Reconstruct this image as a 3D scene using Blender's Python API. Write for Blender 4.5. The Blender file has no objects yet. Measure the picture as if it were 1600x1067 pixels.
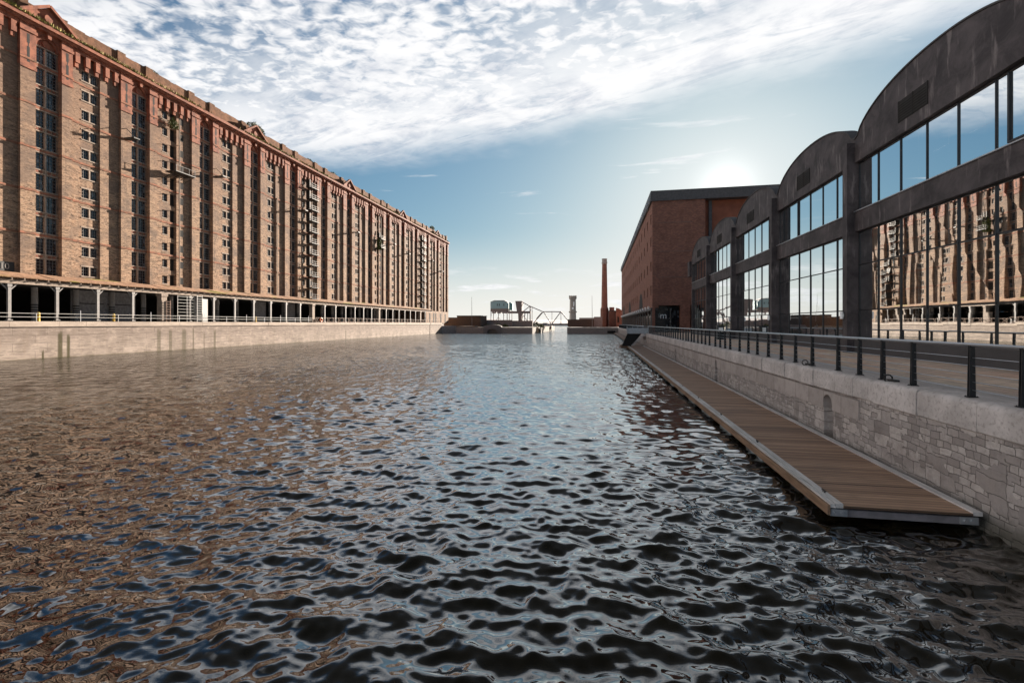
import bpy, math, random
import numpy as np
from mathutils import Vector
C = bpy.context; S = C.scene; COL = S.collection
R = math.radians

# ------------------------------------------------------------------ camera
PXF = 757.0                                     # focal length in pixels of a 1600 px wide frame
YAW = R(10.185); SA, CA = math.sin(YAW), math.cos(YAW)
EYE = 4.0; HOR = 505.5                          # camera height above the water, row of the horizon
cd = bpy.data.cameras.new("camera"); cam = bpy.data.objects.new("camera", cd); COL.objects.link(cam)
cd.sensor_width = 36; cd.lens = PXF / 1600 * 36
cd.shift_y = (HOR - 533.5) / 1600.0
cd.clip_start = 0.1; cd.clip_end = 12000
cam.location = (0, 0, EYE); cam.rotation_euler = (R(90), 0, YAW)
S.camera = cam

# ------------------------------------------------------------------ sun, sky, exposure
SUN_AZ, SUN_EL = R(13.7), R(14.4)
sd = Vector((math.sin(SUN_AZ) * math.cos(SUN_EL), math.cos(SUN_AZ) * math.cos(SUN_EL), math.sin(SUN_EL)))
ld = bpy.data.lights.new("sun", 'SUN'); ld.energy = 5.0; ld.angle = R(0.55); ld.color = (1.0, 0.875, 0.745)
lo = bpy.data.objects.new("sun", ld); COL.objects.link(lo); lo.rotation_euler = sd.to_track_quat('Z', 'Y').to_euler()
S.view_settings.view_transform = 'Standard'; S.view_settings.look = 'None'; S.view_settings.gamma = 1
S.view_settings.exposure = 2.2
S.view_settings.use_curve_mapping = False
S.cycles.max_bounces = 8; S.cycles.glossy_bounces = 5; S.cycles.transparent_max_bounces = 12
S.cycles.sample_clamp_indirect = 6.0
S.cycles.use_denoising = True

class NT:
    """tiny node-tree writer"""
    def __init__(s, tree): s.t = tree; s.t.nodes.clear()
    def n(s, kind, **kw):
        nd = s.t.nodes.new(kind)
        for k, v in kw.items():
            if k.startswith('i_'):
                k2 = k[2:]; k2 = int(k2) if k2.isdigit() else k2.replace('_', ' ')
                s.put(nd.inputs[k2], v)
            else: setattr(nd, k, v)
        return nd
    def put(s, sock, v):
        if isinstance(v, bpy.types.NodeSocket): s.t.links.new(v, sock)
        elif isinstance(v, bpy.types.Node): s.t.links.new(v.outputs[0], sock)
        else:
            if hasattr(sock.default_value, '__len__') and not hasattr(v, '__len__'): v = [v] * len(sock.default_value)
            if sock.type == 'RGBA' and len(v) == 3: v = (*v, 1)
            sock.default_value = v
    def m(s, op, a, b=0.0, c=0.0, clamp=False):
        nd = s.t.nodes.new('ShaderNodeMath'); nd.operation = op; nd.use_clamp = clamp
        s.put(nd.inputs[0], a); s.put(nd.inputs[1], b); s.put(nd.inputs[2], c); return nd.outputs[0]
    def vm(s, op, a, b=(0, 0, 0)):
        nd = s.t.nodes.new('ShaderNodeVectorMath'); nd.operation = op
        s.put(nd.inputs[0], a); s.put(nd.inputs[1], b); return nd.outputs[0]
    def mix(s, f, a, b, mode='MIX'):
        nd = s.t.nodes.new('ShaderNodeMix'); nd.data_type = 'RGBA'; nd.blend_type = mode; nd.clamp_factor = True
        s.put(nd.inputs[0], f); s.put(nd.inputs[6], a); s.put(nd.inputs[7], b); return nd.outputs[2]
    def ss(s, v, lo, hi, o0=0.0, o1=1.0):
        nd = s.t.nodes.new('ShaderNodeMapRange'); nd.interpolation_type = 'SMOOTHSTEP'
        s.put(nd.inputs[0], v); s.put(nd.inputs[1], lo); s.put(nd.inputs[2], hi); s.put(nd.inputs[3], o0); s.put(nd.inputs[4], o1)
        return nd.outputs[0]
    def noise(s, vec, scale, detail=4, rough=0.55, dist=0.0):
        nd = s.t.nodes.new('ShaderNodeTexNoise'); s.put(nd.inputs['Vector'], vec); s.put(nd.inputs['Scale'], scale)
        s.put(nd.inputs['Detail'], detail); s.put(nd.inputs['Roughness'], rough); s.put(nd.inputs['Distortion'], dist)
        return nd.outputs[0]
    def xyz(s, v):
        nd = s.t.nodes.new('ShaderNodeSeparateXYZ'); s.put(nd.inputs[0], v); return nd.outputs
    def vec(s, x, y, z):
        nd = s.t.nodes.new('ShaderNodeCombineXYZ'); s.put(nd.inputs[0], x); s.put(nd.inputs[1], y); s.put(nd.inputs[2], z); return nd.outputs[0]

# the sky: Nishita daylight with a bank of broken cloud lying on a flat layer overhead
W = bpy.data.worlds.new("World"); S.world = W; W.use_nodes = True
w = NT(W.node_tree)
sky = w.n('ShaderNodeTexSky', sky_type='NISHITA', sun_disc=False, sun_elevation=SUN_EL, sun_rotation=SUN_AZ,
          altitude=0, air_density=1.0, dust_density=0.8, ozone_density=2.5)
sepc = w.xyz(sky.outputs[0])                                   # roll the bright end off, as film does
roll = [w.m('MULTIPLY', 3.9, w.m('SUBTRACT', 1.0, w.m('EXPONENT', w.m('MULTIPLY', q, -g_)))) for q, g_ in zip(sepc, (0.093, 0.134, 0.158))]
skyc = w.vec(*roll)
d = w.n('ShaderNodeTexCoord').outputs['Generated']
dx, dy, dz = w.xyz(d)
zz = w.m('MAXIMUM', dz, 0.015)
px_ = w.m('DIVIDE', dx, w.m('ADD', zz, 0.02)); py_ = w.m('DIVIDE', dy, w.m('ADD', zz, 0.02))
p = w.vec(px_, py_, 0.0)
wob = w.noise(p, 0.9, 5, 0.6)
edge = w.m('SUBTRACT', w.m('SUBTRACT', 2.38, w.m('MULTIPLY', px_, 0.42)), py_)          # > 0 inside the bank
edge = w.m('MINIMUM', edge, w.m('SUBTRACT', 2.60, py_))
edge = w.m('ADD', edge, w.m('MULTIPLY', w.m('SUBTRACT', wob, 0.5), 0.9))
bank = w.m('MULTIPLY', w.ss(edge, -0.16, 0.42), w.ss(py_, 0.75, 1.35))              # clear sky at our back
cells = w.noise(w.vm('MULTIPLY', p, (1.0, 1.3, 1)), 14.0, 3, 0.55, 0.4)
broad = w.noise(p, 1.5, 4, 0.6, 0.3)
holes = w.ss(w.m('ADD', w.m('MULTIPLY', cells, 0.6), w.m('MULTIPLY', broad, 0.75)), 0.48, 0.76)
# towards the far edge of the bank the sheet closes up
closed = w.ss(edge, 1.5, 0.30)
al_ = w.m('SUBTRACT', w.m('MULTIPLY', px_, 0.92), w.m('MULTIPLY', py_, 0.39)); ac_ = w.m('ADD', w.m('MULTIPLY', px_, 0.39), w.m('MULTIPLY', py_, 0.92))
streak = w.noise(w.vec(w.m('MULTIPLY', al_, 1.3), w.m('MULTIPLY', ac_, 4.6), 0.0), 1.6, 6, 0.66, 0.7)
dens = w.m('MULTIPLY', bank, w.m('MAXIMUM', w.m('MULTIPLY', closed, w.ss(streak, 0.28, 0.50, 0.60, 1.0)), w.m('MULTIPLY', holes, 0.97)))
# fair-weather scraps and a thin streak near the horizon
low = w.noise(w.vec(w.m('MULTIPLY', dx, 9.0), w.m('MULTIPLY', dy, 9.0), w.m('MULTIPLY', dz, 55.0)), 1.0, 4, 0.55)
lowm = w.m('MULTIPLY', w.ss(low, 0.52, 0.66), w.m('MULTIPLY', w.ss(dz, 0.015, 0.04), w.ss(dz, 0.13, 0.07)))
wisp = w.noise(w.vec(w.m('MULTIPLY', px_, 0.9), w.m('MULTIPLY', py_, 2.6), 3.0), 1.4, 5, 0.6, 0.4)
wispm = w.m('MULTIPLY', w.ss(wisp, 0.60, 0.72), w.m('MULTIPLY', w.ss(dz, 0.16, 0.24), 0.55))
dens = w.m('MAXIMUM', dens, w.m('MAXIMUM', w.m('MULTIPLY', lowm, 0.8), wispm))
shade = w.ss(w.m('ADD', w.m('MULTIPLY', w.noise(p, 4.0, 5, 0.65, 0.4), 0.45), w.m('MULTIPLY', w.m('ADD', w.m('MULTIPLY', w.m('SUBTRACT', 1.0, closed), cells), w.m('MULTIPLY', closed, streak)), 0.55)), 0.34, 0.56)
cloud = w.mix(shade, (3.0, 3.15, 3.45), (4.5, 4.48, 4.5))
pale = w.mix(w.m('MULTIPLY', w.ss(dz, 0.20, -0.02), 0.88), skyc, (4.2, 4.1, 3.95))            # bright milky air low down
cosa = w.t.nodes.new('ShaderNodeVectorMath'); cosa.operation = 'DOT_PRODUCT'; w.put(cosa.inputs[0], w.vm('NORMALIZE', d)); w.put(cosa.inputs[1], tuple(sd)); cosa = w.m('MAXIMUM', cosa.outputs['Value'], 0.0)
aur = w.m('ADD', w.m('MULTIPLY', w.m('POWER', cosa, 1100.0), 1.6), w.m('MULTIPLY', w.m('POWER', cosa, 90.0), 0.28))   # aureole round the low sun
out = w.vm('ADD', w.mix(dens, pale, cloud), w.vm('MULTIPLY', w.vec(aur, aur, aur), (1.0, 0.97, 0.92)))
out = w.mix(w.ss(dz, 0.58, 0.74), out, (0.50, 0.54, 0.60))              # unseen zenith dulled to grey, added so wave troughs reflect dark and neutral
# unseen bright cloud added to the left, lighting the shaded right-hand walls
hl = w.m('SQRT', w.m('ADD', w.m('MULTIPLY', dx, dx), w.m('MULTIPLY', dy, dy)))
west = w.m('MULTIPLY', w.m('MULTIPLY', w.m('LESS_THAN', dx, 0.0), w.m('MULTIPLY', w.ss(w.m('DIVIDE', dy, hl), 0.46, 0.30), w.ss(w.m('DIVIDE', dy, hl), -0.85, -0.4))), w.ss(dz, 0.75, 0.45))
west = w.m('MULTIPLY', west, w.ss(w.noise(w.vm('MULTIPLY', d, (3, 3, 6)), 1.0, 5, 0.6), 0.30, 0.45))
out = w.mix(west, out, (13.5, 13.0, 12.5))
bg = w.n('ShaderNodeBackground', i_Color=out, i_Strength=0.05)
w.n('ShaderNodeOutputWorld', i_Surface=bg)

# ------------------------------------------------------------------ object helpers
def at(px, py, Y):
    """the world point at depth line Y that a pixel of the photograph looks at"""
    u = (px - 800) / PXF
    X = Y * (u * CA - SA) / (CA + u * SA)
    return (X, Y, EYE + (HOR - py) / PXF * (-X * SA + Y * CA))
def tag(o, label=None, cat=None, group=None, kind=None):
    if label: o['label'] = label
    if cat: o['category'] = cat
    if group: o['group'] = group
    if kind: o['kind'] = kind
    return o
def empty(name, loc, label=None, cat=None, group=None, rz=0):
    o = bpy.data.objects.new(name, None); COL.objects.link(o); o.location = loc; o.rotation_euler.z = rz
    o.empty_display_size = 0.2
    return tag(o, label, cat, group)
def copy_tree(o, parent=None):
    c = o.copy(); COL.objects.link(c)
    if parent is not None:
        mi = o.matrix_parent_inverse.copy(); c.parent = parent; c.matrix_parent_inverse = mi
    for ch in o.children: copy_tree(ch, c)
    return c
class MB:
    def __init__(s): s.v = []; s.f = []; s.mi = []; s.cur = 0
    def quad(s, *pts):
        i = len(s.v); s.v += [tuple(q) for q in pts]; s.f.append(tuple(range(i, i + len(pts)))); s.mi.append(s.cur)
    def box(s, x0, x1, y0, y1, z0, z1):
        if x0 > x1: x0, x1 = x1, x0
        if y0 > y1: y0, y1 = y1, y0
        if z0 > z1: z0, z1 = z1, z0
        i = len(s.v)
        s.v += [(x0,y0,z0),(x1,y0,z0),(x1,y1,z0),(x0,y1,z0),(x0,y0,z1),(x1,y0,z1),(x1,y1,z1),(x0,y1,z1)]
        for a in ((0,3,2,1),(4,5,6,7),(0,1,5,4),(1,2,6,5),(2,3,7,6),(3,0,4,7)):
            s.f.append(tuple(i + k for k in a)); s.mi.append(s.cur)
        return s
    def bar(s, a, b, wd, ht=None, up=(0, 0, 1)):
        """square bar from a to b"""
        ht = ht or wd; a = Vector(a); b = Vector(b); t = (b - a).normalized(); u = Vector(up)
        if abs(t.dot(u)) > 0.98: u = Vector((0, 1, 0))
        r = t.cross(u).normalized() * wd / 2; n = r.cross(t).normalized() * ht / 2
        i = len(s.v)
        for q in (a, b):
            for k, l in ((-1,-1),(1,-1),(1,1),(-1,1)): s.v.append(tuple(q + r * k + n * l))
        for f in ((0,1,2,3),(7,6,5,4),(0,4,5,1),(1,5,6,2),(2,6,7,3),(3,7,4,0)):
            s.f.append(tuple(i + k for k in f)); s.mi.append(s.cur)
        return s
    def tube(s, pts, r, n=10, r2=None, caps=True):
        pts = [Vector(q) for q in pts]; rings = []
        for k, q in enumerate(pts):
            t = (pts[min(k+1, len(pts)-1)] - pts[max(k-1, 0)]).normalized()
            u = Vector((0,0,1)) if abs(t.z) < 0.9 else Vector((1,0,0))
            a = t.cross(u).normalized(); b = t.cross(a)
            rr = r if not isinstance(r, (list, tuple)) else r[k]
            i = len(s.v)
            for j in range(n):
                an = 2 * math.pi * j / n; s.v.append(tuple(q + a * rr * math.cos(an) + b * rr * math.sin(an)))
            rings.append(i)
        for a, b in zip(rings, rings[1:]):
            for j in range(n):
                s.f.append((a + j, b + j, b + (j+1) % n, a + (j+1) % n)); s.mi.append(s.cur)
        if caps:
            s.f.append(tuple(rings[0] + j for j in range(n))); s.mi.append(s.cur)
            s.f.append(tuple(rings[-1] + j for j in reversed(range(n)))); s.mi.append(s.cur)
        return s
    def prism(s, prof, axis, a, b):
        """extrude a 2-D outline along an axis from a to b"""
        def P(q, t):
            if axis == 'x': return (t, q[0], q[1])
            if axis == 'y': return (q[0], t, q[1])
            return (q[0], q[1], t)
        i = len(s.v); n = len(prof)
        s.v += [P(q, a) for q in prof] + [P(q, b) for q in prof]
        s.f.append(tuple(i + k for k in range(n))); s.f.append(tuple(i + n + k for k in reversed(range(n)))); s.mi += [s.cur] * 2
        for k in range(n):
            s.f.append((i + k, i + n + k, i + n + (k+1) % n, i + (k+1) % n)); s.mi.append(s.cur)
        return s
    def build(s, name, mat, parent=None, smooth=False, fix=True):
        me = bpy.data.meshes.new(name); me.from_pydata(s.v, [], s.f)
        mats = mat if isinstance(mat, (list, tuple)) else [mat]
        for m_ in mats: me.materials.append(m_)
        if len(mats) > 1: me.polygons.foreach_set('material_index', s.mi)
        if fix:
            import bmesh
            bm = bmesh.new(); bm.from_mesh(me); bmesh.ops.recalc_face_normals(bm, faces=bm.faces); bm.to_mesh(me); bm.free()
        if smooth:
            me.polygons.foreach_set('use_smooth', [True] * len(me.polygons))
            try: me.set_sharp_from_angle(angle=R(40))
            except Exception: pass
        me.update()
        o = bpy.data.objects.new(name, me); COL.objects.link(o)
        if parent is not None: o.parent = parent; o.location = -Vector(parent.location) if False else (0, 0, 0)
        return o
def part(mb, name, mat, root, **k):
    """mesh given in world coordinates, parented to a root that has a location"""
    o = mb.build(name, mat, None, **k); o.parent = root
    if root.location.length > 0 or root.rotation_euler.z: o.matrix_parent_inverse = (Matrix.Translation(root.location)).inverted()
    return o
from mathutils import Matrix

# ------------------------------------------------------------------ materials
M = {}
def mat(name, fn):
    m_ = bpy.data.materials.new(name); m_.use_nodes = True; t = NT(m_.node_tree)
    b = t.n('ShaderNodeBsdfPrincipled'); t.n('ShaderNodeOutputMaterial', i_Surface=b)
    pos = t.n('ShaderNodeNewGeometry').outputs['Position']
    fn(t, b, pos); M[name] = m_; return m_
def setc(t, b, col, rough=0.8, metal=0.0, spec=0.4, bump=None, bs=0.5, bd=0.02):
    t.put(b.inputs['Base Color'], col); t.put(b.inputs['Roughness'], rough); t.put(b.inputs['Metallic'], metal)
    t.put(b.inputs['Specular IOR Level'], spec)
    if bump is not None:
        bn = t.n('ShaderNodeBump', i_Strength=bs, i_Distance=bd, i_Height=bump); t.put(b.inputs['Normal'], bn.outputs[0])
def wallvec(t, pos):            # along-the-wall metres, height, 0
    x, y, z = t.xyz(pos); return t.vec(t.m('ADD', x, y), z, 0.0)
def plain(name, c, rough=0.7, metal=0.0, var=0.15, sc=3.0, spec=0.4):
    def f(t, b, pos):
        n = t.noise(pos, sc, 5, 0.6)
        col = t.mix(t.ss(n, 0.3, 0.7), tuple(k * (1 - var) for k in c), tuple(min(1, k * (1 + var)) for k in c))
        setc(t, b, col, rough, metal, spec, n, 0.15, 0.01)
    return mat(name, f)

def m_wbrick(t, b, pos):
    v = wallvec(t, pos)
    rows = t.noise(t.vm('MULTIPLY', v, (0.95, 3.6, 1)), 1.0, 5, 0.72, 0.6)
    blot = t.noise(v, 0.32, 5, 0.6)
    fine = t.noise(t.vm('MULTIPLY', v, (4.0, 13.0, 1)), 1.0, 2, 0.6)
    br = t.n('ShaderNodeTexBrick', i_Vector=v, i_Scale=1.0, i_Color1=(1, 1, 1), i_Color2=(0.72, 0.70, 0.70), i_Mortar=(0.62, 0.60, 0.58))
    br.inputs['Brick Width'].default_value = 0.46; br.inputs['Row Height'].default_value = 0.16; br.inputs['Mortar Size'].default_value = 0.012
    c = t.mix(t.ss(rows, 0.36, 0.62), (0.082, 0.050, 0.033), (0.365, 0.232, 0.148))
    c = t.mix(t.ss(fine, 0.42, 0.72), c, (0.47, 0.335, 0.235))
    c = t.mix(t.m('MULTIPLY', t.ss(blot, 0.46, 0.62), 0.62), c, (0.135, 0.10, 0.082))
    run = t.noise(t.vm('MULTIPLY', v, (1.6, 0.09, 1)), 1.0, 4, 0.65)
    c = t.mix(t.m('MULTIPLY', t.ss(run, 0.57, 0.72), 0.5), c, (0.07, 0.052, 0.045))
    z = t.xyz(pos)[2]
    c = t.mix(0.55, c, br.outputs[0], 'MULTIPLY')
    c = t.mix(t.ss(z, 16.0, 39.0, 0.0, 0.62), c, (0.14, 0.088, 0.066))        # darker, more even tone towards the upper storeys
    setc(t, b, c, 0.9, 0, 0.2, rows, 0.5, 0.05)
mat('warehouse_brick', m_wbrick)
def m_terra(t, b, pos):
    n = t.noise(pos, 1.3, 5, 0.65); l = t.noise(t.vm('MULTIPLY', pos, (1, 1, 6)), 1.5, 3, 0.6)
    c = t.mix(t.ss(n, 0.3, 0.7), (0.12, 0.045, 0.030), (0.31, 0.118, 0.070))
    c = t.mix(t.m('MULTIPLY', t.ss(l, 0.5, 0.75), 0.5), c, (0.20, 0.085, 0.05))
    setc(t, b, c, 0.85, 0, 0.25, l, 0.3, 0.03)
mat('terracotta', m_terra)
def m_terra2(t, b, pos):
    n = t.noise(t.vm('MULTIPLY', pos, (1, 0.8, 3)), 1.6, 5, 0.7)
    setc(t, b, t.mix(t.ss(n, 0.35, 0.66), (0.13, 0.075, 0.05), (0.34, 0.14, 0.085)), 0.9, 0, 0.2)
mat('weathered_terracotta', m_terra2)
def m_parapet(t, b, pos):
    v = wallvec(t, pos); n = t.noise(v, 0.8, 6, 0.7); r_ = t.noise(t.vm('MULTIPLY', v, (2.2, 9, 1)), 1, 3, 0.6)
    c = t.mix(t.ss(n, 0.3, 0.68), (0.085, 0.045, 0.028), (0.21, 0.105, 0.062))
    c = t.mix(t.m('MULTIPLY', t.ss(r_, 0.45, 0.7), 0.5), c, (0.22, 0.14, 0.09))
    setc(t, b, c, 0.95, 0, 0.15, r_, 0.5, 0.04)
mat('parapet_brick', m_parapet)
plain('pale_stone', (0.27, 0.21, 0.165), 0.85, var=0.25)
plain('sooty_stone', (0.27, 0.235, 0.22), 0.9, var=0.35)
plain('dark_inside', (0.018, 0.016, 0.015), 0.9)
plain('iron_paint', (0.215, 0.20, 0.19), 0.6, var=0.12)
plain('stripe_black', (0.02, 0.02, 0.02), 0.6)
plain('white_paint', (0.36, 0.35, 0.33), 0.5, var=0.06)
plain('yellow_paint', (0.75, 0.48, 0.06), 0.5)
plain('dark_iron', (0.022, 0.020, 0.018), 0.6)
plain('rusty_iron', (0.19, 0.11, 0.075), 0.75, var=0.3)
plain('old_timber', (0.10, 0.085, 0.065), 0.85, var=0.3)
plain('grey_render', (0.20, 0.19, 0.19), 0.9, var=0.25)
plain('galvanised', (0.42, 0.43, 0.45), 0.45, 0.6, var=0.12)
plain('black_metal', (0.022, 0.023, 0.026), 0.38, 0.3, var=0.2)
plain('rail_metal', (0.30, 0.31, 0.33), 0.28, 0.85, var=0.05)
plain('blue_cladding', (0.20, 0.34, 0.40), 0.6, var=0.06)
plain('teal_cladding', (0.16, 0.36, 0.36), 0.6)
plain('bridge_steel', (0.21, 0.19, 0.20), 0.7, var=0.2)
plain('bridge_concrete', (0.17, 0.155, 0.155), 0.9, var=0.2)
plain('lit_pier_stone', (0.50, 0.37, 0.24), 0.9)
plain('tower_stone', (0.27, 0.235, 0.205), 0.9, var=0.2)
plain('slate_fascia', (0.078, 0.075, 0.078), 0.65, var=0.2)
plain('white_enamel', (0.85, 0.85, 0.85), 0.4, var=0.02)
plain('orange_rubber', (0.75, 0.18, 0.05), 0.5)
plain('moss', (0.13, 0.15, 0.03), 0.95, var=0.5, sc=6)
plain('float_plastic', (0.22, 0.25, 0.26), 0.6)
plain('teal_jamb', (0.52, 0.64, 0.62), 0.5)
plain('faded_brick', (0.19, 0.12, 0.10), 0.9)
plain('dark_wall', (0.10, 0.07, 0.055), 0.95, var=0.3)
plain('far_land', (0.20, 0.19, 0.205), 1.0, var=0.3, sc=0.01)
def m_tiles(t, b, pos):
    n = t.noise(pos, 1.2, 5, 0.65); g = t.noise(t.vm('MULTIPLY', pos, (0.5, 0.16, 0.5)), 1.0, 4, 0.6)
    f = t.noise(pos, 9, 3, 0.6)
    c = t.mix(t.ss(n, 0.35, 0.7), (0.17, 0.095, 0.055), (0.33, 0.19, 0.115))
    c = t.mix(t.m('MULTIPLY', t.ss(g, 0.56, 0.66), t.ss(f, 0.3, 0.55, 0.4, 1.0)), c, (0.20, 0.185, 0.03))
    setc(t, b, c, 0.95, 0, 0.2, f, 0.6, 0.05)
mat('mossy_tiles', m_tiles)
def m_leaf(t, b, pos):
    n = t.noise(pos, 2.5, 3, 0.6)
    setc(t, b, t.mix(t.ss(n, 0.35, 0.65), (0.05, 0.075, 0.02), (0.14, 0.15, 0.035)), 0.7, 0, 0.3)
mat('leaf', m_leaf)
def m_drygrass(t, b, pos):
    n = t.noise(pos, 1.4, 3, 0.6)
    setc(t, b, t.mix(t.ss(n, 0.35, 0.65), (0.12, 0.13, 0.03), (0.30, 0.24, 0.08)), 0.8, 0, 0.2)
mat('dry_grass', m_drygrass)
def m_rbrick(t, b, pos):
    v = wallvec(t, pos)
    br = t.n('ShaderNodeTexBrick', i_Vector=v, i_Scale=1.0, i_Color1=(0.33, 0.150, 0.105), i_Color2=(0.20, 0.098, 0.075), i_Mortar=(0.115, 0.068, 0.053))
    br.inputs['Brick Width'].default_value = 0.34; br.inputs['Row Height'].default_value = 0.14; br.inputs['Mortar Size'].default_value = 0.012
    br.inputs['Bias'].default_value = 0.1
    n = t.noise(v, 0.55, 6, 0.68); st = t.noise(t.vm('MULTIPLY', v, (1.4, 6, 1)), 1, 4, 0.65)
    c = t.mix(t.m('MULTIPLY', t.ss(n, 0.42, 0.75), 0.5), br.outputs[0], (0.10, 0.045, 0.035))
    c = t.mix(t.m('MULTIPLY', t.ss(st, 0.55, 0.75), 0.5), c, (0.215, 0.10, 0.07))
    setc(t, b, c, 0.9, 0, 0.2, st, 0.4, 0.02)
mat('red_brick', m_rbrick)
def m_obrick(t, b, pos):
    v = wallvec(t, pos); n = t.noise(v, 0.7, 5, 0.6)
    setc(t, b, t.mix(t.ss(n, 0.3, 0.7), (0.20, 0.075, 0.048), (0.27, 0.10, 0.062)), 0.9, 0, 0.2)
mat('orange_brick', m_obrick)
def m_render(t, b, pos):
    v = wallvec(t, pos)
    n = t.noise(v, 0.7, 6, 0.7, 0.5); s_ = t.noise(t.vm('MULTIPLY', v, (2.6, 0.42, 1)), 1, 4, 0.6)
    f = t.noise(pos, 14, 4, 0.6)
    c = t.mix(t.ss(n, 0.3, 0.72), (0.028, 0.023, 0.025), (0.088, 0.074, 0.077))
    c = t.mix(t.m('MULTIPLY', t.ss(s_, 0.55, 0.68), 0.7), c, (0.19, 0.165, 0.165))
    c = t.mix(t.m('MULTIPLY', t.ss(f, 0.5, 0.8), 0.25), c, (0.03, 0.026, 0.028))
    setc(t, b, c, 0.72, 0, 0.35, t.m('ADD', n, t.m('MULTIPLY', f, 0.3)), 0.35, 0.03)
mat('dark_render', m_render)
def m_plinth(t, b, pos):
    n = t.noise(pos, 2.0, 4, 0.6)
    setc(t, b, t.mix(n, (0.05, 0.047, 0.049), (0.085, 0.08, 0.082)), 0.85, 0, 0.3, n, 0.1, 0.01)
mat('plinth_render', m_plinth)
def m_lwall(t, b, pos):
    x, y, z = t.xyz(pos)
    v = wallvec(t, pos)
    n = t.noise(v, 0.35, 6, 0.65); h = t.noise(t.vm('MULTIPLY', v, (0.5, 5.5, 1)), 1, 6, 0.75); s_ = t.noise(t.vm('MULTIPLY', v, (1.7, 0.12, 1)), 1, 4, 0.6)
    c = t.mix(t.ss(n, 0.3, 0.7), (0.225, 0.178, 0.145), (0.37, 0.302, 0.252))
    c = t.mix(t.ss(t.m('ADD', z, t.m('MULTIPLY', n, 2.2)), 2.6, 4.0, 0.0, 0.55), c, (0.19, 0.145, 0.12))
    c = t.mix(t.m('MULTIPLY', t.ss(h, 0.48, 0.60), 0.62), c, (0.13, 0.10, 0.082))
    g2 = t.noise(t.vm('MULTIPLY', v, (0.9, 2.0, 1)), 1, 6, 0.75)
    c = t.mix(t.m('MULTIPLY', t.ss(g2, 0.50, 0.66), 0.45), c, (0.48, 0.39, 0.32))
    c = t.mix(t.m('MULTIPLY', t.ss(s_, 0.54, 0.75), 0.45), c, (0.27, 0.20, 0.15))
    c = t.mix(t.m('MULTIPLY', t.ss(s_, 0.36, 0.26), t.ss(y, 120, 150)), c, (0.62, 0.52, 0.42))
    jb = t.n('ShaderNodeTexBrick', i_Vector=v, i_Scale=1.0, i_Color1=(1, 1, 1), i_Color2=(0.86, 0.86, 0.86), i_Mortar=(0.30, 0.30, 0.30))
    jb.inputs['Brick Width'].default_value = 3.4; jb.inputs['Row Height'].default_value = 0.9; jb.inputs['Mortar Size'].default_value = 0.022; jb.offset = 0.37
    c = t.mix(0.6, c, jb.outputs[0], 'MULTIPLY')
    wet = t.ss(t.m('ADD', z, t.m('MULTIPLY', n, 0.5)), 0.50, 0.15)
    c = t.mix(t.m('MULTIPLY', wet, 0.75), c, (0.10, 0.08, 0.045))
    jag = t.noise(t.vm('MULTIPLY', v, (7, 0.8, 1)), 1, 3, 0.6)
    st = 0.0
    for yc, wd, z1 in ((46.7, 0.28, 3.05), (47.6, 0.20, 2.75), (44.9, 0.12, 1.0), (59.7, 0.35, 3.3), (61.6, 0.3, 3.1), (64.0, 0.42, 3.15), (65.7, 0.14, 3.3), (70.0, 0.25, 3.0), (67.8, 0.09, 2.5), (112, 0.25, 2.4)):
        a = t.ss(t.m('ABSOLUTE', t.m('SUBTRACT', y, yc)), wd * 1.3, wd * 0.5)
        a = t.m('MULTIPLY', a, t.ss(t.m('ADD', z, t.m('MULTIPLY', jag, 1.2)), z1 + 0.8, z1 + 0.2))
        st = t.m('MAXIMUM', st, t.m('MULTIPLY', a, 0.95 if yc < 48 else 0.62))
    c = t.mix(t.m('MULTIPLY', st, t.ss(jag, 0.2, 0.5, 0.6, 1.0)), c, (0.055, 0.045, 0.018))
    setc(t, b, c, 0.9, 0, 0.25, h, 0.55, 0.05)
mat('quay_concrete', m_lwall)
def m_coping(t, b, pos):
    n = t.noise(pos, 0.9, 6, 0.65); f = t.noise(pos, 12, 4, 0.6)
    c = t.mix(t.ss(n, 0.3, 0.72), (0.38, 0.345, 0.33), (0.62, 0.57, 0.55))
    c = t.mix(t.m('MULTIPLY', t.ss(f, 0.48, 0.70), 0.5), c, (0.20, 0.17, 0.16))
    setc(t, b, c, 0.85, 0, 0.3, t.m('ADD', f, n), 0.35, 0.02)
mat('coping_granite', m_coping)
def m_lcoping(t, b, pos):
    n = t.noise(t.vm('MULTIPLY', pos, (1, 0.6, 2)), 0.7, 6, 0.65); f = t.noise(pos, 4, 4, 0.6)
    c = t.mix(t.ss(n, 0.35, 0.7), (0.30, 0.24, 0.195), (0.43, 0.35, 0.285))
    c = t.mix(t.m('MULTIPLY', t.ss(f, 0.62, 0.78), 0.5), c, (0.22, 0.17, 0.13))
    setc(t, b, c, 0.85, 0, 0.3, f, 0.3, 0.03)
mat('bleached_coping', m_lcoping)
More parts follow.
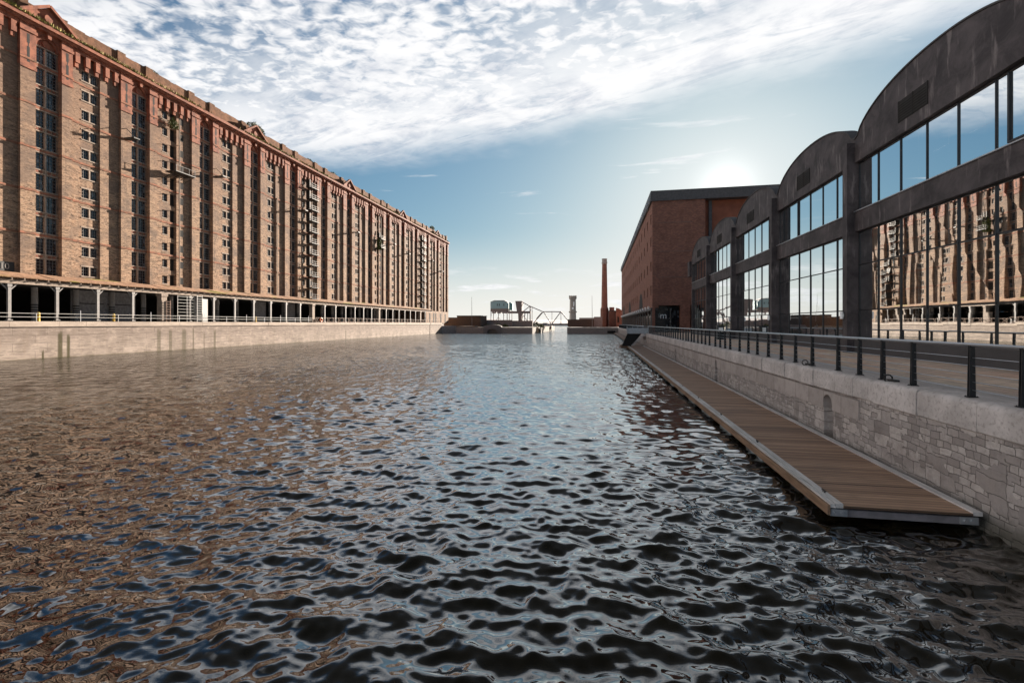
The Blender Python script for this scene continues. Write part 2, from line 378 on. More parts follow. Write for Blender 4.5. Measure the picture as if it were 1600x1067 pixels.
def m_rubble(t, b, pos):
    x, y, z = t.xyz(pos)
    wv = t.noise(pos, 1.9, 4, 0.6); wv2 = t.noise(t.vm('ADD', pos, (7, 3, 1)), 1.7, 4, 0.6)
    yy = t.m('ADD', y, t.m('MULTIPLY', wv, 0.24)); zz_ = t.m('ADD', z, t.m('MULTIPLY', wv2, 0.15))
    def bricks(wd, ht, off, seed, fq):
        q = t.n('ShaderNodeTexBrick', i_Vector=t.vec(t.m('ADD', yy, seed), t.m('ADD', zz_, seed), 0.0), i_Scale=1.0, i_Color1=(0, 0, 0), i_Color2=(1, 1, 1), i_Mortar=(0.5, 0.5, 0.5))
        q.offset = off; q.offset_frequency = fq; q.squash = 0.62; q.squash_frequency = 3
        q.inputs['Brick Width'].default_value = wd; q.inputs['Row Height'].default_value = ht; q.inputs['Mortar Size'].default_value = 0.008; q.inputs['Mortar Smooth'].default_value = 0.6
        return q.outputs[0], q.outputs['Fac']
    c1, f1 = bricks(0.34, 0.155, 0.37, 0.0, 2); c2, f2 = bricks(0.72, 0.32, 0.43, 3.3, 3)
    pk = t.noise(t.vec(y, z, 0.0), 1.1, 3, 0.6)
    pick = t.m('GREATER_THAN', pk, 0.50)
    cc = t.mix(pick, c2, c1); fac = t.m('ADD', t.m('MULTIPLY', pick, f1), t.m('MULTIPLY', t.m('SUBTRACT', 1.0, pick), f2))
    n = t.noise(pos, 9, 5, 0.68); n2 = t.noise(pos, 0.8, 5, 0.65); n3 = t.noise(pos, 2.6, 4, 0.6)
    c = t.mix(cc, (0.27, 0.24, 0.228), (0.53, 0.48, 0.455))
    c = t.mix(t.m('MULTIPLY', t.ss(n3, 0.42, 0.7), 0.45), c, (0.33, 0.285, 0.26))
    c = t.mix(t.m('MULTIPLY', t.ss(n, 0.4, 0.75), 0.4), c, (0.22, 0.19, 0.18))
    gap = t.m('MULTIPLY', fac, t.ss(n, 0.25, 0.5, 0.45, 1.0))
    c = t.mix(t.m('MULTIPLY', gap, 0.75), c, (0.10, 0.085, 0.078))
    c = t.mix(t.m('MULTIPLY', t.ss(n2, 0.48, 0.68), 0.45), c, (0.17, 0.145, 0.135))
    c = t.mix(t.m('MULTIPLY', t.ss(t.m('ADD', z, t.m('MULTIPLY', n2, 0.5)), 0.85, 0.40), 0.8), c, (0.045, 0.043, 0.028))
    hgt = t.m('ADD', t.m('SUBTRACT', 1.0, fac), t.m('MULTIPLY', n, 0.6))
    setc(t, b, c, 0.88, 0, 0.3, t.m('ADD', hgt, t.m('MULTIPLY', cc, 0.8)), 1.0, 0.05)
mat('rubble_masonry', m_rubble)
def m_ashlar(t, b, pos):
    v = wallvec(t, pos)
    br = t.n('ShaderNodeTexBrick', i_Vector=v, i_Scale=1.0, i_Color1=(0.44, 0.39, 0.37), i_Color2=(0.33, 0.29, 0.27), i_Mortar=(0.15, 0.13, 0.12))
    br.inputs['Brick Width'].default_value = 1.15; br.inputs['Row Height'].default_value = 0.62; br.inputs['Mortar Size'].default_value = 0.012
    n = t.noise(pos, 3.0, 6, 0.68); s_ = t.noise(t.vm('MULTIPLY', v, (3.0, 0.6, 1)), 1, 4, 0.6)
    c = t.mix(t.m('MULTIPLY', t.ss(n, 0.42, 0.75), 0.4), br.outputs[0], (0.16, 0.135, 0.125))
    c = t.mix(t.m('MULTIPLY', t.ss(s_, 0.58, 0.75), 0.45), c, (0.15, 0.125, 0.115))
    setc(t, b, c, 0.88, 0, 0.3, n, 0.4, 0.03)
mat('ashlar', m_ashlar)
def m_paving(t, b, pos):
    x, y, z = t.xyz(pos)
    br = t.n('ShaderNodeTexBrick', i_Vector=t.vec(y, x, 0.0), i_Scale=1.0, i_Color1=(0.66, 0.50, 0.38), i_Color2=(0.46, 0.35, 0.28), i_Mortar=(0.17, 0.14, 0.125))
    br.inputs['Brick Width'].default_value = 0.62; br.inputs['Row Height'].default_value = 0.34; br.inputs['Mortar Size'].default_value = 0.014
    n = t.noise(pos, 0.45, 5, 0.65); g = t.noise(t.vm('MULTIPLY', pos, (1.5, 0.7, 1)), 1.0, 4, 0.6)
    c = t.mix(t.m('MULTIPLY', t.ss(n, 0.45, 0.65), 0.55), br.outputs[0], (0.52, 0.29, 0.20))
    c = t.mix(t.m('MULTIPLY', t.ss(g, 0.55, 0.7), 0.5), c, (0.62, 0.54, 0.40))
    c = t.mix(t.ss(x, 8.75, 8.6), c, (0.40, 0.36, 0.345))
    setc(t, b, c, 0.7, 0, 0.35, br.outputs['Fac'], 0.3, -0.01)
mat('quay_setts', m_paving)
def m_ground(t, b, pos):
    n = t.noise(pos, 0.3, 6, 0.65)
    setc(t, b, t.mix(n, (0.09, 0.08, 0.07), (0.20, 0.18, 0.155)), 0.95, 0, 0.2, n, 0.2, 0.05)
mat('yard_ground', m_ground)
def m_deck(t, b, pos):
    x, y, z = t.xyz(pos)
    k = t.m('DIVIDE', y, 0.145); fr = t.m('FRACT', k); fl = t.m('FLOOR', k)
    rnd = t.n('ShaderNodeTexWhiteNoise', noise_dimensions='1D', i_W=fl).outputs[0]
    gr = t.noise(t.vec(t.m('MULTIPLY', x, 1.6), t.m('MULTIPLY', y, 26.0), rnd), 1.0, 4, 0.6)
    dm = t.noise(pos, 0.6, 4, 0.6)
    sec = t.m('FRACT', t.m('MULTIPLY', y, 0.1667))
    c = t.mix(rnd, (0.25, 0.145, 0.092), (0.50, 0.315, 0.205))
    c = t.mix(t.m('MULTIPLY', t.ss(gr, 0.4, 0.7), 0.45), c, (0.16, 0.095, 0.062))
    c = t.mix(t.m('MULTIPLY', t.ss(dm, 0.48, 0.7), 0.4), c, (0.17, 0.115, 0.085))
    c = t.mix(t.m('MULTIPLY', t.ss(y, 34, 58), 0.45), c, (0.155, 0.115, 0.095))          # darker, greyer boards towards the far end
    gap = t.m('MAXIMUM', t.ss(fr, 0.10, 0.02), t.ss(fr, 0.90, 0.98))
    big = t.m('MULTIPLY', t.m('LESS_THAN', sec, 0.010), 0.85)
    c = t.mix(t.m('MAXIMUM', t.m('MULTIPLY', gap, 0.85), big), c, (0.025, 0.018, 0.014))
    setc(t, b, c, 0.62, 0, 0.35, t.m('SUBTRACT', t.m('MULTIPLY', gr, 0.25), gap), 0.6, 0.006)
mat('deck_boards', m_deck)
def m_edge(t, b, pos):
    n = t.noise(t.vm('MULTIPLY', pos, (6, 0.8, 6)), 1.0, 5, 0.65)
    setc(t, b, t.mix(t.ss(n, 0.3, 0.7), (0.42, 0.40, 0.385), (0.68, 0.65, 0.63)), 0.5, 0.15, 0.5, n, 0.2, 0.01)
mat('edge_rail', m_edge)
def m_fender(t, b, pos):
    n = t.noise(t.vm('MULTIPLY', pos, (8, 1.0, 12)), 1.0, 5, 0.65)
    setc(t, b, t.mix(t.ss(n, 0.3, 0.7), (0.15, 0.09, 0.055), (0.30, 0.19, 0.12)), 0.75, 0, 0.3, n, 0.3, 0.01)
mat('fender_timber', m_fender)

# glass: coated, faintly wavy sheets; dark rooms behind
def glassmat(name, tint, refl, wav, sc):
    m_ = bpy.data.materials.new(name); m_.use_nodes = True; t = NT(m_.node_tree)
    pos = t.n('ShaderNodeNewGeometry').outputs['Position']
    x, y, z = t.xyz(pos)
    pane = t.n('ShaderNodeTexWhiteNoise', noise_dimensions='3D', i_Vector=t.vm('FLOOR', t.vec(0.0, t.m('DIVIDE', y, 1.8), t.m('DIVIDE', z, 2.2)))).outputs[0]
    n = t.noise(t.vec(t.m('MULTIPLY', pane, 40.0), t.m('MULTIPLY', y, sc), t.m('MULTIPLY', z, sc * 0.42)), 1.0, 2, 0.5)
    bn = t.n('ShaderNodeBump', i_Strength=1.0, i_Distance=wav, i_Height=n)
    gl = t.n('ShaderNodeBsdfGlossy', i_Color=(0.86, 0.88, 0.88), i_Roughness=0.012, i_Normal=bn.outputs[0])
    tr = t.n('ShaderNodeBsdfTransparent', i_Color=tint)
    fr = t.n('ShaderNodeFresnel', i_IOR=1.5)
    fac = t.m('ADD', refl, t.m('MULTIPLY', fr.outputs[0], 1.0 - refl), clamp=True)
    t.n('ShaderNodeOutputMaterial', i_Surface=t.n('ShaderNodeMixShader', i_0=fac, i_1=tr, i_2=gl))
    M[name] = m_; return m_
glassmat('coated_glass', (0.50, 0.60, 0.58), 0.33, 0.0020, 0.8)
def m_oldglass(t, b, pos):
    v = wallvec(t, pos)
    r_ = t.n('ShaderNodeTexWhiteNoise', noise_dimensions='2D', i_Vector=t.vm('FLOOR', t.vm('MULTIPLY', v, (3.1, 2.4, 1)))).outputs[0]
    c = t.mix(t.m('GREATER_THAN', r_, 0.86), (0.012, 0.014, 0.018), (0.10, 0.11, 0.12))
    setc(t, b, c, 0.16, 0, 0.7, t.noise(pos, 1.5, 2, 0.5), 0.3, 0.02)
mat('old_glass', m_oldglass)
def m_water(t, b, pos):
    x, y, z = t.xyz(pos)
    dist = t.m('SQRT', t.m('ADD', t.m('MULTIPLY', x, x), t.m('MULTIPLY', y, y)))
    a = t.noise(t.vm('MULTIPLY', pos, (1.0, 1.5, 1)), 2.3, 3, 0.55, 0.4)
    c_ = t.noise(t.vm('MULTIPLY', pos, (1.0, 1.35, 1)), 0.75, 3, 0.5, 0.3)
    far = t.ss(dist, 12, 60)
    bn = t.n('ShaderNodeBump', i_Strength=1.0, i_Distance=t.m('ADD', 0.006, t.m('MULTIPLY', far, 0.060)), i_Height=a)
    bn2 = t.n('ShaderNodeBump', i_Strength=1.0, i_Distance=t.m('MULTIPLY', far, 0.16), i_Height=c_, i_Normal=bn.outputs[0])
    lon = t.noise(t.vm('MULTIPLY', pos, (1.15, 0.42, 1)), 1.0, 3, 0.55, 0.6)
    bn2 = t.n('ShaderNodeBump', i_Strength=1.0, i_Distance=t.ss(dist, 18, 55, 0.0, 0.46), i_Height=lon, i_Normal=bn2.outputs[0])
    F = t.n('ShaderNodeFresnel', i_IOR=1.34, i_Normal=bn2.outputs[0]).outputs[0]
    fac = t.m('ADD', 0.010, t.m('MULTIPLY', 0.70, t.m('SUBTRACT', 1.0, t.m('EXPONENT', t.m('MULTIPLY', -8.0, t.m('MAXIMUM', t.m('SUBTRACT', F, 0.021), 0.0))))), clamp=True)
    gl = t.n('ShaderNodeBsdfGlossy', i_Color=(0.96, 0.97, 0.98), i_Roughness=0.02, i_Normal=bn2.outputs[0])
    df = t.n('ShaderNodeBsdfDiffuse', i_Color=(0.012, 0.0095, 0.005))
    out_ = [q for q in t.t.nodes if q.type == 'OUTPUT_MATERIAL'][0]
    t.put(out_.inputs['Surface'], t.n('ShaderNodeMixShader', i_0=fac, i_1=df, i_2=gl))
    t.t.nodes.remove(b)
mat('dock_water', m_water)

# ------------------------------------------------------------------ water and ground
rng = np.random.default_rng(7)
def axis(start, end, s0, near, grow):
    out = [start]; v = start
    while v < end:
        v += s0 + max(0.0, abs(v) - near) * grow; out.append(v)
    out[-1] = end; return np.array(out)
ys = axis(-8.0, 191.9, 0.034, 9.0, 0.0060)
xr = -axis(-7.3, 62.5, 0.036, 11.0, 0.012)                     # from the right wall leftwards
xs = xr[::-1]
GX, GY = np.meshgrid(xs, ys)
sp = np.maximum(np.gradient(xs)[None, :] * np.ones_like(GX), np.gradient(ys)[:, None] * np.ones_like(GX))
Z = np.zeros_like(GX); DX = np.zeros_like(GX); DY = np.zeros_like(GX)
for k in range(130):
    if k < 58: lam = 0.32 * (1.0 / 0.32) ** rng.random(); slope = 0.038 * (0.75 + 0.5 * rng.random())
    elif k < 112: lam = 0.13 * (0.32 / 0.13) ** rng.random(); slope = 0.034 * (0.75 + 0.5 * rng.random())
    else: lam = 1.1 * (3.4 / 1.1) ** rng.random(); slope = 0.016 * (0.75 + 0.5 * rng.random())
    th = R(97) + rng.normal(0, R(42))                         # mostly running down the dock
    kk = 2 * math.pi / lam
    amp = slope / kk
    att = np.clip((lam / sp - 2.6) / 2.4, 0, 1)
    ph = kk * (GX * math.cos(th) + GY * math.sin(th)) + rng.random() * 6.283
    Z += att * amp * np.cos(ph)
    DX -= att * amp * 0.35 * np.sin(ph) * math.cos(th); DY -= att * amp * 0.35 * np.sin(ph) * math.sin(th)
gust = 0.88 + 0.34 * np.sin(GX * 0.21 + 1.3 * np.sin(GY * 0.11)) * np.sin(GY * 0.16 + 0.7)
Z *= gust; DX *= gust; DY *= gust
DX[:, 0] = DX[:, -1] = 0; DY[0] = DY[-1] = 0
ny, nx = GX.shape
co = np.stack([GX + DX, GY + DY, Z], -1).reshape(-1, 3).astype(np.float32)
ii = (np.arange(ny - 1)[:, None] * nx + np.arange(nx - 1)[None, :]).ravel()
fa = np.stack([ii, ii + 1, ii + nx + 1, ii + nx], -1).astype(np.int32)
me = bpy.data.meshes.new('dock_water'); me.vertices.add(len(co)); me.vertices.foreach_set('co', co.ravel())
me.loops.add(fa.size); me.loops.foreach_set('vertex_index', fa.ravel()); me.polygons.add(len(fa))
me.polygons.foreach_set('loop_start', np.arange(0, fa.size, 4, dtype=np.int32)); me.polygons.foreach_set('loop_total', np.full(len(fa), 4, dtype=np.int32))
me.polygons.foreach_set('use_smooth', np.ones(len(fa), dtype=bool)); me.materials.append(M['dock_water']); me.update(); me.validate()
tag(bpy.data.objects.new('water', me), kind='structure'); COL.objects.link(bpy.data.objects['water'])
mb = MB(); mb.quad((-6000, 191.9, -0.01), (6000, 191.9, -0.01), (6000, 9000, -0.01), (-6000, 9000, -0.01))
tag(mb.build('river', M['dock_water']), kind='structure')

QL = 4.27      # left quay level
QR = 2.47      # right quay level
mb = MB(); mb.box(-400, -62.9, -60, 191.5, -3, QL); tag(mb.build('quay_ground', M['yard_ground']), kind='structure')
mb = MB(); mb.box(7.75, 400, -60, 215, -3, QR); tag(mb.build('promenade', M['quay_setts']), kind='structure')
mb = MB(); mb.box(-400, -26.2, 192.6, 290, -3, 2.45); tag(mb.build('dock_island', M['yard_ground']), kind='structure')
mb = MB(); mb.box(-12.0, 400, 216, 330, -3, 2.45); mb.box(-12.0, 7.0, 192.6, 216, -3, 2.45); tag(mb.build('headland', M['yard_ground']), kind='structure')
mb = MB(); mb.box(-6000, 6000, -600, -61, -3, 2.0); tag(mb.build('city_ground', M['yard_ground']), kind='structure')

# far shore
random.seed(3)
mb = MB(); X = -1500; prof = [(-1500, -2)]
while X < 1500:
    prof.append((X, 9 + 4 * math.sin(X * 0.006) + 3 * math.sin(X * 0.021 + 1) + random.uniform(0, 2.2))); X += random.uniform(6, 16)
    prof.append((X - 0.5, prof[-1][1]))
prof += [(1500, -2)]
for i in range(1, len(prof) - 2):
    a, b_ = prof[i], prof[i + 1]
    mb.quad((a[0], 1400, -2), (b_[0], 1400, -2), (b_[0], 1420, b_[1]), (a[0], 1420, a[1]))
    mb.quad((a[0], 1420, a[1]), (b_[0], 1420, b_[1]), (b_[0], 2300, b_[1] + 14), (a[0], 2300, a[1] + 14))
tag(mb.build('hills', M['far_land'], fix=False), kind='structure')

# ------------------------------------------------------------------ left quay wall
XW = -62.4
qw = empty('quay_wall', (XW, 60, 0), 'sunlit pinkish stone quay wall with pale coping and green stains below the long warehouse', 'quay wall')
mb = MB(); mb.box(XW, XW - 0.6, -60, 187, -3, 3.64); part(mb, 'wall', M['quay_concrete'], qw)
mb = MB(); y = -60
random.seed(11)
while y < 187:
    L = random.uniform(2.4, 5.5); e = min(y + L, 187)
    dz = random.uniform(-0.02, 0.02); dxx = random.uniform(0, 0.03)
    mb.box(XW + 0.10 + dxx, XW - 0.9, y + 0.012, e - 0.012, 3.642, QL - 0.02 + dz); y = e
part(mb, 'coping', M['bleached_coping'], qw)
# splayed end of the quay and the cross wall with its culvert
ew = empty('dock_end_wall', (-45, 192, 0), 'low shaded stone wall across the far left end of the dock with an arched culvert', 'quay wall')
mb = MB(); mb.prism([(187.02, -3), (187.02, 4.25), (192.5, 2.9), (192.5, -3)], 'x', XW - 0.4, XW - 0.9)
mb.prism([(XW - 0.3, 187.03), (XW - 6, 187.03), (XW - 6, 192.6), (-58.0, 192.6)], 'z', -3, 3.1); part(mb, 'ramp', M['sooty_stone'], ew)
mb = MB(); mb.box(-58.0, -46.3, 192, 193, -3, 2.5); mb.box(-38.7, -26.2, 192, 193, -3, 2.45); part(mb, 'wall', M['sooty_stone'], ew)
mb = MB(); prof = [(-46.3, -3), (-46.3, 2.6)]
for k in range(13):
    t_ = math.pi * (1 - k / 12); prof.append((-42.5 + 3.8 * math.cos(t_), 2.6 + 1.05 * math.sin(t_)))
prof += [(-38.7, -3), (-40.4, -3), (-40.4, 0.5)]
for k in range(13):
    t_ = math.pi * k / 12; prof.append((-42.5 + 2.1 * math.cos(t_), 0.5 + 1.3 * math.sin(t_)))
prof += [(-44.6, -3)]
mb.prism(prof, 'y', 191.6, 193.2); part(mb, 'culvert_arch', M['bridge_concrete'], ew)
mb = MB(); mb.box(-44.6, -40.4, 193.22, 193.6, -3, 2.1); part(mb, 'culvert_mouth', M['dark_inside'], ew)
mb = MB(); mb.box(-58, -50, 193.2, 197, 2.46, 3.0); part(mb, 'kerb', M['pale_stone'], ew)
pw = empty('dock_pier_wall', (-3, 192, 0), 'low shaded granite pier wall at the far right end of the dock', 'quay wall')
mb = MB(); mb.box(-12.4, 7.25, 192, 193, -3, 2.2); mb.box(-12.4, -11.9, 193.01, 240, -3, 2.2); part(mb, 'wall', M['sooty_stone'], pw)
mb = MB(); mb.box(-12.5, 7.2, 191.9, 193.1, 2.202, 2.5); part(mb, 'coping', M['coping_granite'], pw)
mb = MB(); mb.box(3.2, 6.2, 191.7, 191.98, 0.2, 1.2); part(mb, 'opening', M['dark_inside'], pw)

# ------------------------------------------------------------------ the long brick warehouse
T0, P = 44.9, 11.95
XF, XB, XR = -65.60, -65.95, -66.15       # tower face, bay pilaster face, recessed face
wh = empty('brick_warehouse', (-66, 120, QL), 'very long sunlit brown brick warehouse with terracotta cornice on the left quay', 'warehouse')
ZB, ZC, ZT = 9.0, 39.0, 42.1
ROWS = [10.8 + 2.54 * k for k in range(11)]
KS = range(-4, 14)
wall = MB(); terra = MB(); stone = MB(); para = MB(); slotm = MB(); band = MB(); capm = MB(); pedm = MB(); grassm = MB(); pipes = MB()
def column_panel(mb, x0, x1, y0, y1, z0, z1, holes):
    """one strip of wall with rectangular holes (za, zb) going up it"""
    z = z0
    for a, b_ in sorted(holes):
        if a > z: mb.box(x0, x1, y0, y1, z, a)
        z = b_
    if z1 > z: mb.box(x0, x1, y0, y1, z, z1)
slot_d = None; cap_d = None
doors = []; winT = []; winB = []                      # places of tall and short windows: (Y centre, Z centre, module)
for k in KS:
    t = T0 + P * k
    last = (k == 13)
    # tower: two piers and a deep window recess
    for a, b_ in ((0, 1.55), (4.40, 5.60)):
        wall.box(XF, XR - 1.2, t + a, t + b_, ZB, 34.0)
        terra.box(XF + 0.04, XR - 1.2, t + a - 0.04, t + b_ + 0.04, 34.002, ZC)
        terra.box(XF + 0.10, XF, t + a - 0.08, t + b_ + 0.08, 33.75, 34.1)
        terra.box(XF + 0.16, XF, t + a - 0.12, t + b_ + 0.12, 38.0, 38.35)
        c0 = (a + b_) / 2
        if slot_d is None:
            slotm.box(0.045, 0.02, -0.14, 0.14, -0.9, 0.9); slotm.box(0.045, 0.02, -0.14, 0.14, 1.3, 2.4); slotm.box(0.044, 0.02, -0.05, 0.05, 0.9, 1.3)
            o = slotm.build('slot', M['dark_inside'], wh); slot_d = o.data
        else: o = bpy.data.objects.new('slot', slot_d); COL.objects.link(o); o.parent = wh
        o.location = Vector((XF, t + c0, 35.4)) - wh.location
    hol = [(z - 0.98, z + 0.98) for z in ROWS]
    XI = XR - 0.02
    for a, b_, hs in ((1.551, 1.70, []), (1.70, 2.88, hol), (3.08, 4.25, hol), (4.25, 4.399, [])):
        column_panel(wall, XI, XI - 0.35, t + a, t + b_, ZB, 37.3, hs)
    stone.box(XI + 0.03, XI - 0.30, t + 2.88, t + 3.08, ZB, 37.2)
    for z in ROWS:
        stone.box(XI + 0.06, XI - 0.30, t + 1.60, t + 4.35, z + 0.98, z + 1.12)
        stone.box(XI + 0.08, XI - 0.30, t + 1.60, t + 4.35, z - 1.10, z - 0.98)
        for q in (1.9, 2.35, 3.25, 3.75): terra.box(XI + 0.05, XI, t + q, t + q + 0.3, z + 1.16, z + 1.40)
        winT += [(t + 2.29, z, k, XI - 0.10), (t + 3.665, z, k, XI - 0.10)]
    # arch over the top window
    zc = 37.25; prof = [(t + 1.55, ZC), (t + 1.55, zc)]
    for q in range(17):
        an = math.pi * (1 - q / 16); prof.append((t + 2.98 + 1.38 * math.cos(an), zc + 1.38 * math.sin(an)))
    prof += [(t + 4.40, zc), (t + 4.40, ZC)]
    i0 = prof[2:-2]
    for q in range(len(i0) - 1):
        (ya, za), (yb, zb) = i0[q], i0[q + 1]
        terra.quad((XF - 0.25, ya, za), (XF - 0.25, yb, zb), (XF - 0.25, yb, ZC), (XF - 0.25, ya, ZC))
        terra.quad((XF - 0.25, ya, za), (XF - 0.25, yb, zb), (XR - 0.4, yb, zb), (XR - 0.4, ya, za))
    ring = []
    for q in range(17):
        an = math.pi * (1 - q / 16); ring.append((t + 2.98 + 1.36 * math.cos(an), zc + 1.36 * math.sin(an)))
    for q in range(16, -1, -1):
        an = math.pi * (1 - q / 16); ring.append((t + 2.98 + 1.05 * math.cos(an), zc + 1.05 * math.sin(an)))
    terra.prism(ring, 'x', XI + 0.02, XI + 0.22)
    terra.box(XI + 0.0, XI - 0.3, t + 1.56, t + 4.39, 37.3, ZC)
    terra.tube([(XI + 0.0, t + 2.98, 37.75), (XI + 0.14, t + 2.98, 37.75)], 0.42, 14)
    terra.prism([(t + 2.72, ZC), (t + 2.80, 38.35), (t + 3.16, 38.35), (t + 3.24, ZC)], 'x', XF - 0.24, XF + 0.12)
    if last: 
        wall.box(XF, XR - 1.2, t + 5.62, 206.0, ZB, ZC); continue
    # bay between the towers
    load = (k % 3 == 1)
    wall.box(XB, XR - 0.35, t + 5.602, t + 6.65, ZB, ZC); wall.box(XB, XR - 0.35, t + 9.35, t + P - 0.002, ZB, ZC)
    if not load:
        hs = [(z - 0.60, z + 0.60) for z in ROWS]
        for a, b_, h_ in ((6.652, 7.15, []), (7.15, 8.06, hs), (8.24, 9.15, hs), (9.15, 9.348, [])):
            column_panel(wall, XR, XR - 0.35, t + a, t + b_, ZB, ZC, h_)
        for z in ROWS:
            stone.box(XR + 0.01, XR - 0.30, t + 8.06, t + 8.24, z - 0.60, z + 0.60)
            stone.box(XR + 0.06, XR - 0.2, t + 7.05, t + 9.25, z - 0.74, z - 0.60)
            stone.box(XR + 0.03, XR - 0.2, t + 7.05, t + 9.25, z + 0.60, z + 0.76)
            winB += [(t + 7.605, z, k, XR - 0.12), (t + 8.695, z, k, XR - 0.12)]
        column_panel(wall, XR, XR - 0.35, t + 8.06, t + 8.24, ZB, ZC, hs)
        if k % 2: dpm = MB(); dpm.tube([(XB + 0.1, t + 9.75, ZB), (XB + 0.1, t + 9.75, 30)], 0.07, 6); part(dpm, 'drainpipe', M['pale_stone'], wh)
    else:
        hs = [(z - 0.60, z + 0.60) for z in ROWS]; hd = [(z - 1.05, z + 0.75) for z in ROWS]
        for a, b_, h_ in ((6.652, 7.0, []), (7.0, 7.9, hs), (7.9, 8.35, []), (8.35, 9.25, hd), (9.25, 9.349, [])):
            column_panel(wall, XR, XR - 0.35, t + a, t + b_, ZB, ZC, h_)
        for z in ROWS:
            winB.append((t + 7.45, z, k, XR - 0.12))
            doors.append((XR - 0.26, t + 8.8, z - 0.15, 0))
            stone.box(XR + 0.05, XR - 0.2, t + 6.9, t + 8.0, z - 0.74, z - 0.60)
            # small windows let into the far pilaster
            doors.append((XB, t + 10.25, z, 1))
    # string courses every second floor
    # corbel table under the cornice
    terra.box(XB + 0.30, XB, t + 5.66, t + P - 0.06, 38.55, ZC - 0.01)
    for q in range(5):
        yc = t + 5.95 + q * 1.27
        terra.box(XB + 0.42, XB, yc, yc + 0.55, 37.3, 38.55)
        terra.box(XB + 0.24, XB, yc + 0.06, yc + 0.49, 36.75, 37.3)
bands = []
for z in (14.61, 19.69, 24.77, 29.85, 34.93):
    bn_m = MB(); za, zb = z - 0.13, z + 0.13
    for k in KS:
        t = T0 + P * k; e_ = t + P - 0.06 if k < 13 else 206.0
        if z < 34: 
            bn_m.box(XF + 0.06, XR, t - 0.05, t + 1.60, za, zb); bn_m.box(XI + 0.06, XI - 0.02, t + 1.601, t + 4.349, za, zb); bn_m.box(XF + 0.06, XR, t + 4.35, t + 5.65, za, zb)
        else:
            bn_m.box(XF + 0.10, XF - 0.2, t + 4.38, t + 5.68, za, zb); bn_m.box(XF + 0.10, XF - 0.2, t - 0.08, t + 1.58, za, zb)
            bn_m.box(XI + 0.07, XI - 0.02, t + 1.581, t + 4.379, za, zb)
        if k < 13:
            bn_m.box(XB + 0.06, XR, t + 5.68, t + 6.69, za, zb); bn_m.box(XR + 0.06, XR - 0.02, t + 6.691, t + 9.309, za, zb); bn_m.box(XB + 0.06, XR, t + 9.31, e_ - 0.03, za, zb)
        else: bn_m.box(XF + 0.06, XF, t + 5.68, 206.0, za, zb)
    bands.append(bn_m)
# backing, roof slab and hidden sides
wall.box(-69.0, -104, T0 + P * -4, 206.0, ZB, ZC + 0.5)
wall.box(XR - 0.9, -69, T0 + P * -4, 206.0, ZB - 0.02, ZB + 0.4)
ya, yb = T0 + P * -4 - 0.3, 206.3
terra.box(XF + 0.30, -70, ya, yb, ZC, ZC + 0.28); terra.box(XF + 0.62, -70, ya, yb, ZC + 0.282, ZC + 0.62); terra.box(XF + 0.48, -70, ya, yb, ZC + 0.622, ZC + 0.80)
# parapet set back behind a grassy ledge, its top broken here and there
random.seed(5)
y = ya
while y < yb:
    L = random.uniform(0.8, 2.6); e = min(y + L, yb)
    para.box(-66.5, -67.3, y, e, ZC + 0.802, ZT - 0.02 + random.uniform(-0.10, 0.06)); y = e
for k in KS:
    t = T0 + P * k
    for a in (0.15, 4.45):
        para.box(-66.32, -67.45, t + a, t + a + 1.15, ZC + 0.804, ZT + 0.08)
        if cap_d is None:
            capm.box(-66.28, -67.5, -0.04, 1.19, 0.082, 0.17); o = capm.build('parapet_cap', M['sooty_stone'], wh); cap_d = o.data
        else: o = bpy.data.objects.new('parapet_cap', cap_d); COL.objects.link(o); o.parent = wh
        o.location = Vector((0, t + a, ZT)) - wh.location
    if k % 3 == 0:
        pedm = MB(); pedm.prism([(t - 0.4, ZC + 0.81), (t + 2.8, ZC + 3.05), (t + 6.0, ZC + 0.81)], 'x', -65.55, -66.1)
        for s_ in (0, 1):
            a_ = (-65.4, t - 0.6, ZC + 0.9) if not s_ else (-65.4, t + 6.2, ZC + 0.9)
            pedm.bar(a_, (-65.4, t + 2.8, ZC + 3.25), 0.55, 0.30, up=(0, 0, 1))
        pedm.tube([(-65.56, t + 2.8, ZC + 1.7), (-65.38, t + 2.8, ZC + 1.7)], 0.45, 14)
        part(pedm, 'pediment', M['terracotta'], wh)
wall.box(-66.2, -69.2, 205.2, 206.2, ZC + 0.8, ZT + 0.6)
# ground storey: open arcade behind the canopy, closed at the far end
gy0, gy1 = T0 + P * -4, 178.0
wall.box(XF - 0.02, -104, gy1, 206.0, QL - 0.1, ZB - 0.001)
for yy in (181.5, 186.0, 188.6, 195.0, 201.0):
    doors.append((XF, yy + 0.65, (QL + ZB - 0.9) / 2, 2))
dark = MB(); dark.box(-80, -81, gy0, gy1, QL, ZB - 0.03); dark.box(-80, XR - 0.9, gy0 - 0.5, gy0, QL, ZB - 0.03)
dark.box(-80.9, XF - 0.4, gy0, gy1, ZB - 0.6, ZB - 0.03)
part(wall, 'wall', M['warehouse_brick'], wh); part(terra, 'cornice', M['terracotta'], wh); part(stone, 'window_dressing', M['pale_stone'], wh)
[part(q, 'string_course', M['weathered_terracotta'], wh) for q in bands]; part(para, 'parapet', M['parapet_brick'], wh); 
part(dark, 'arcade_interior', M['dark_inside'], wh)

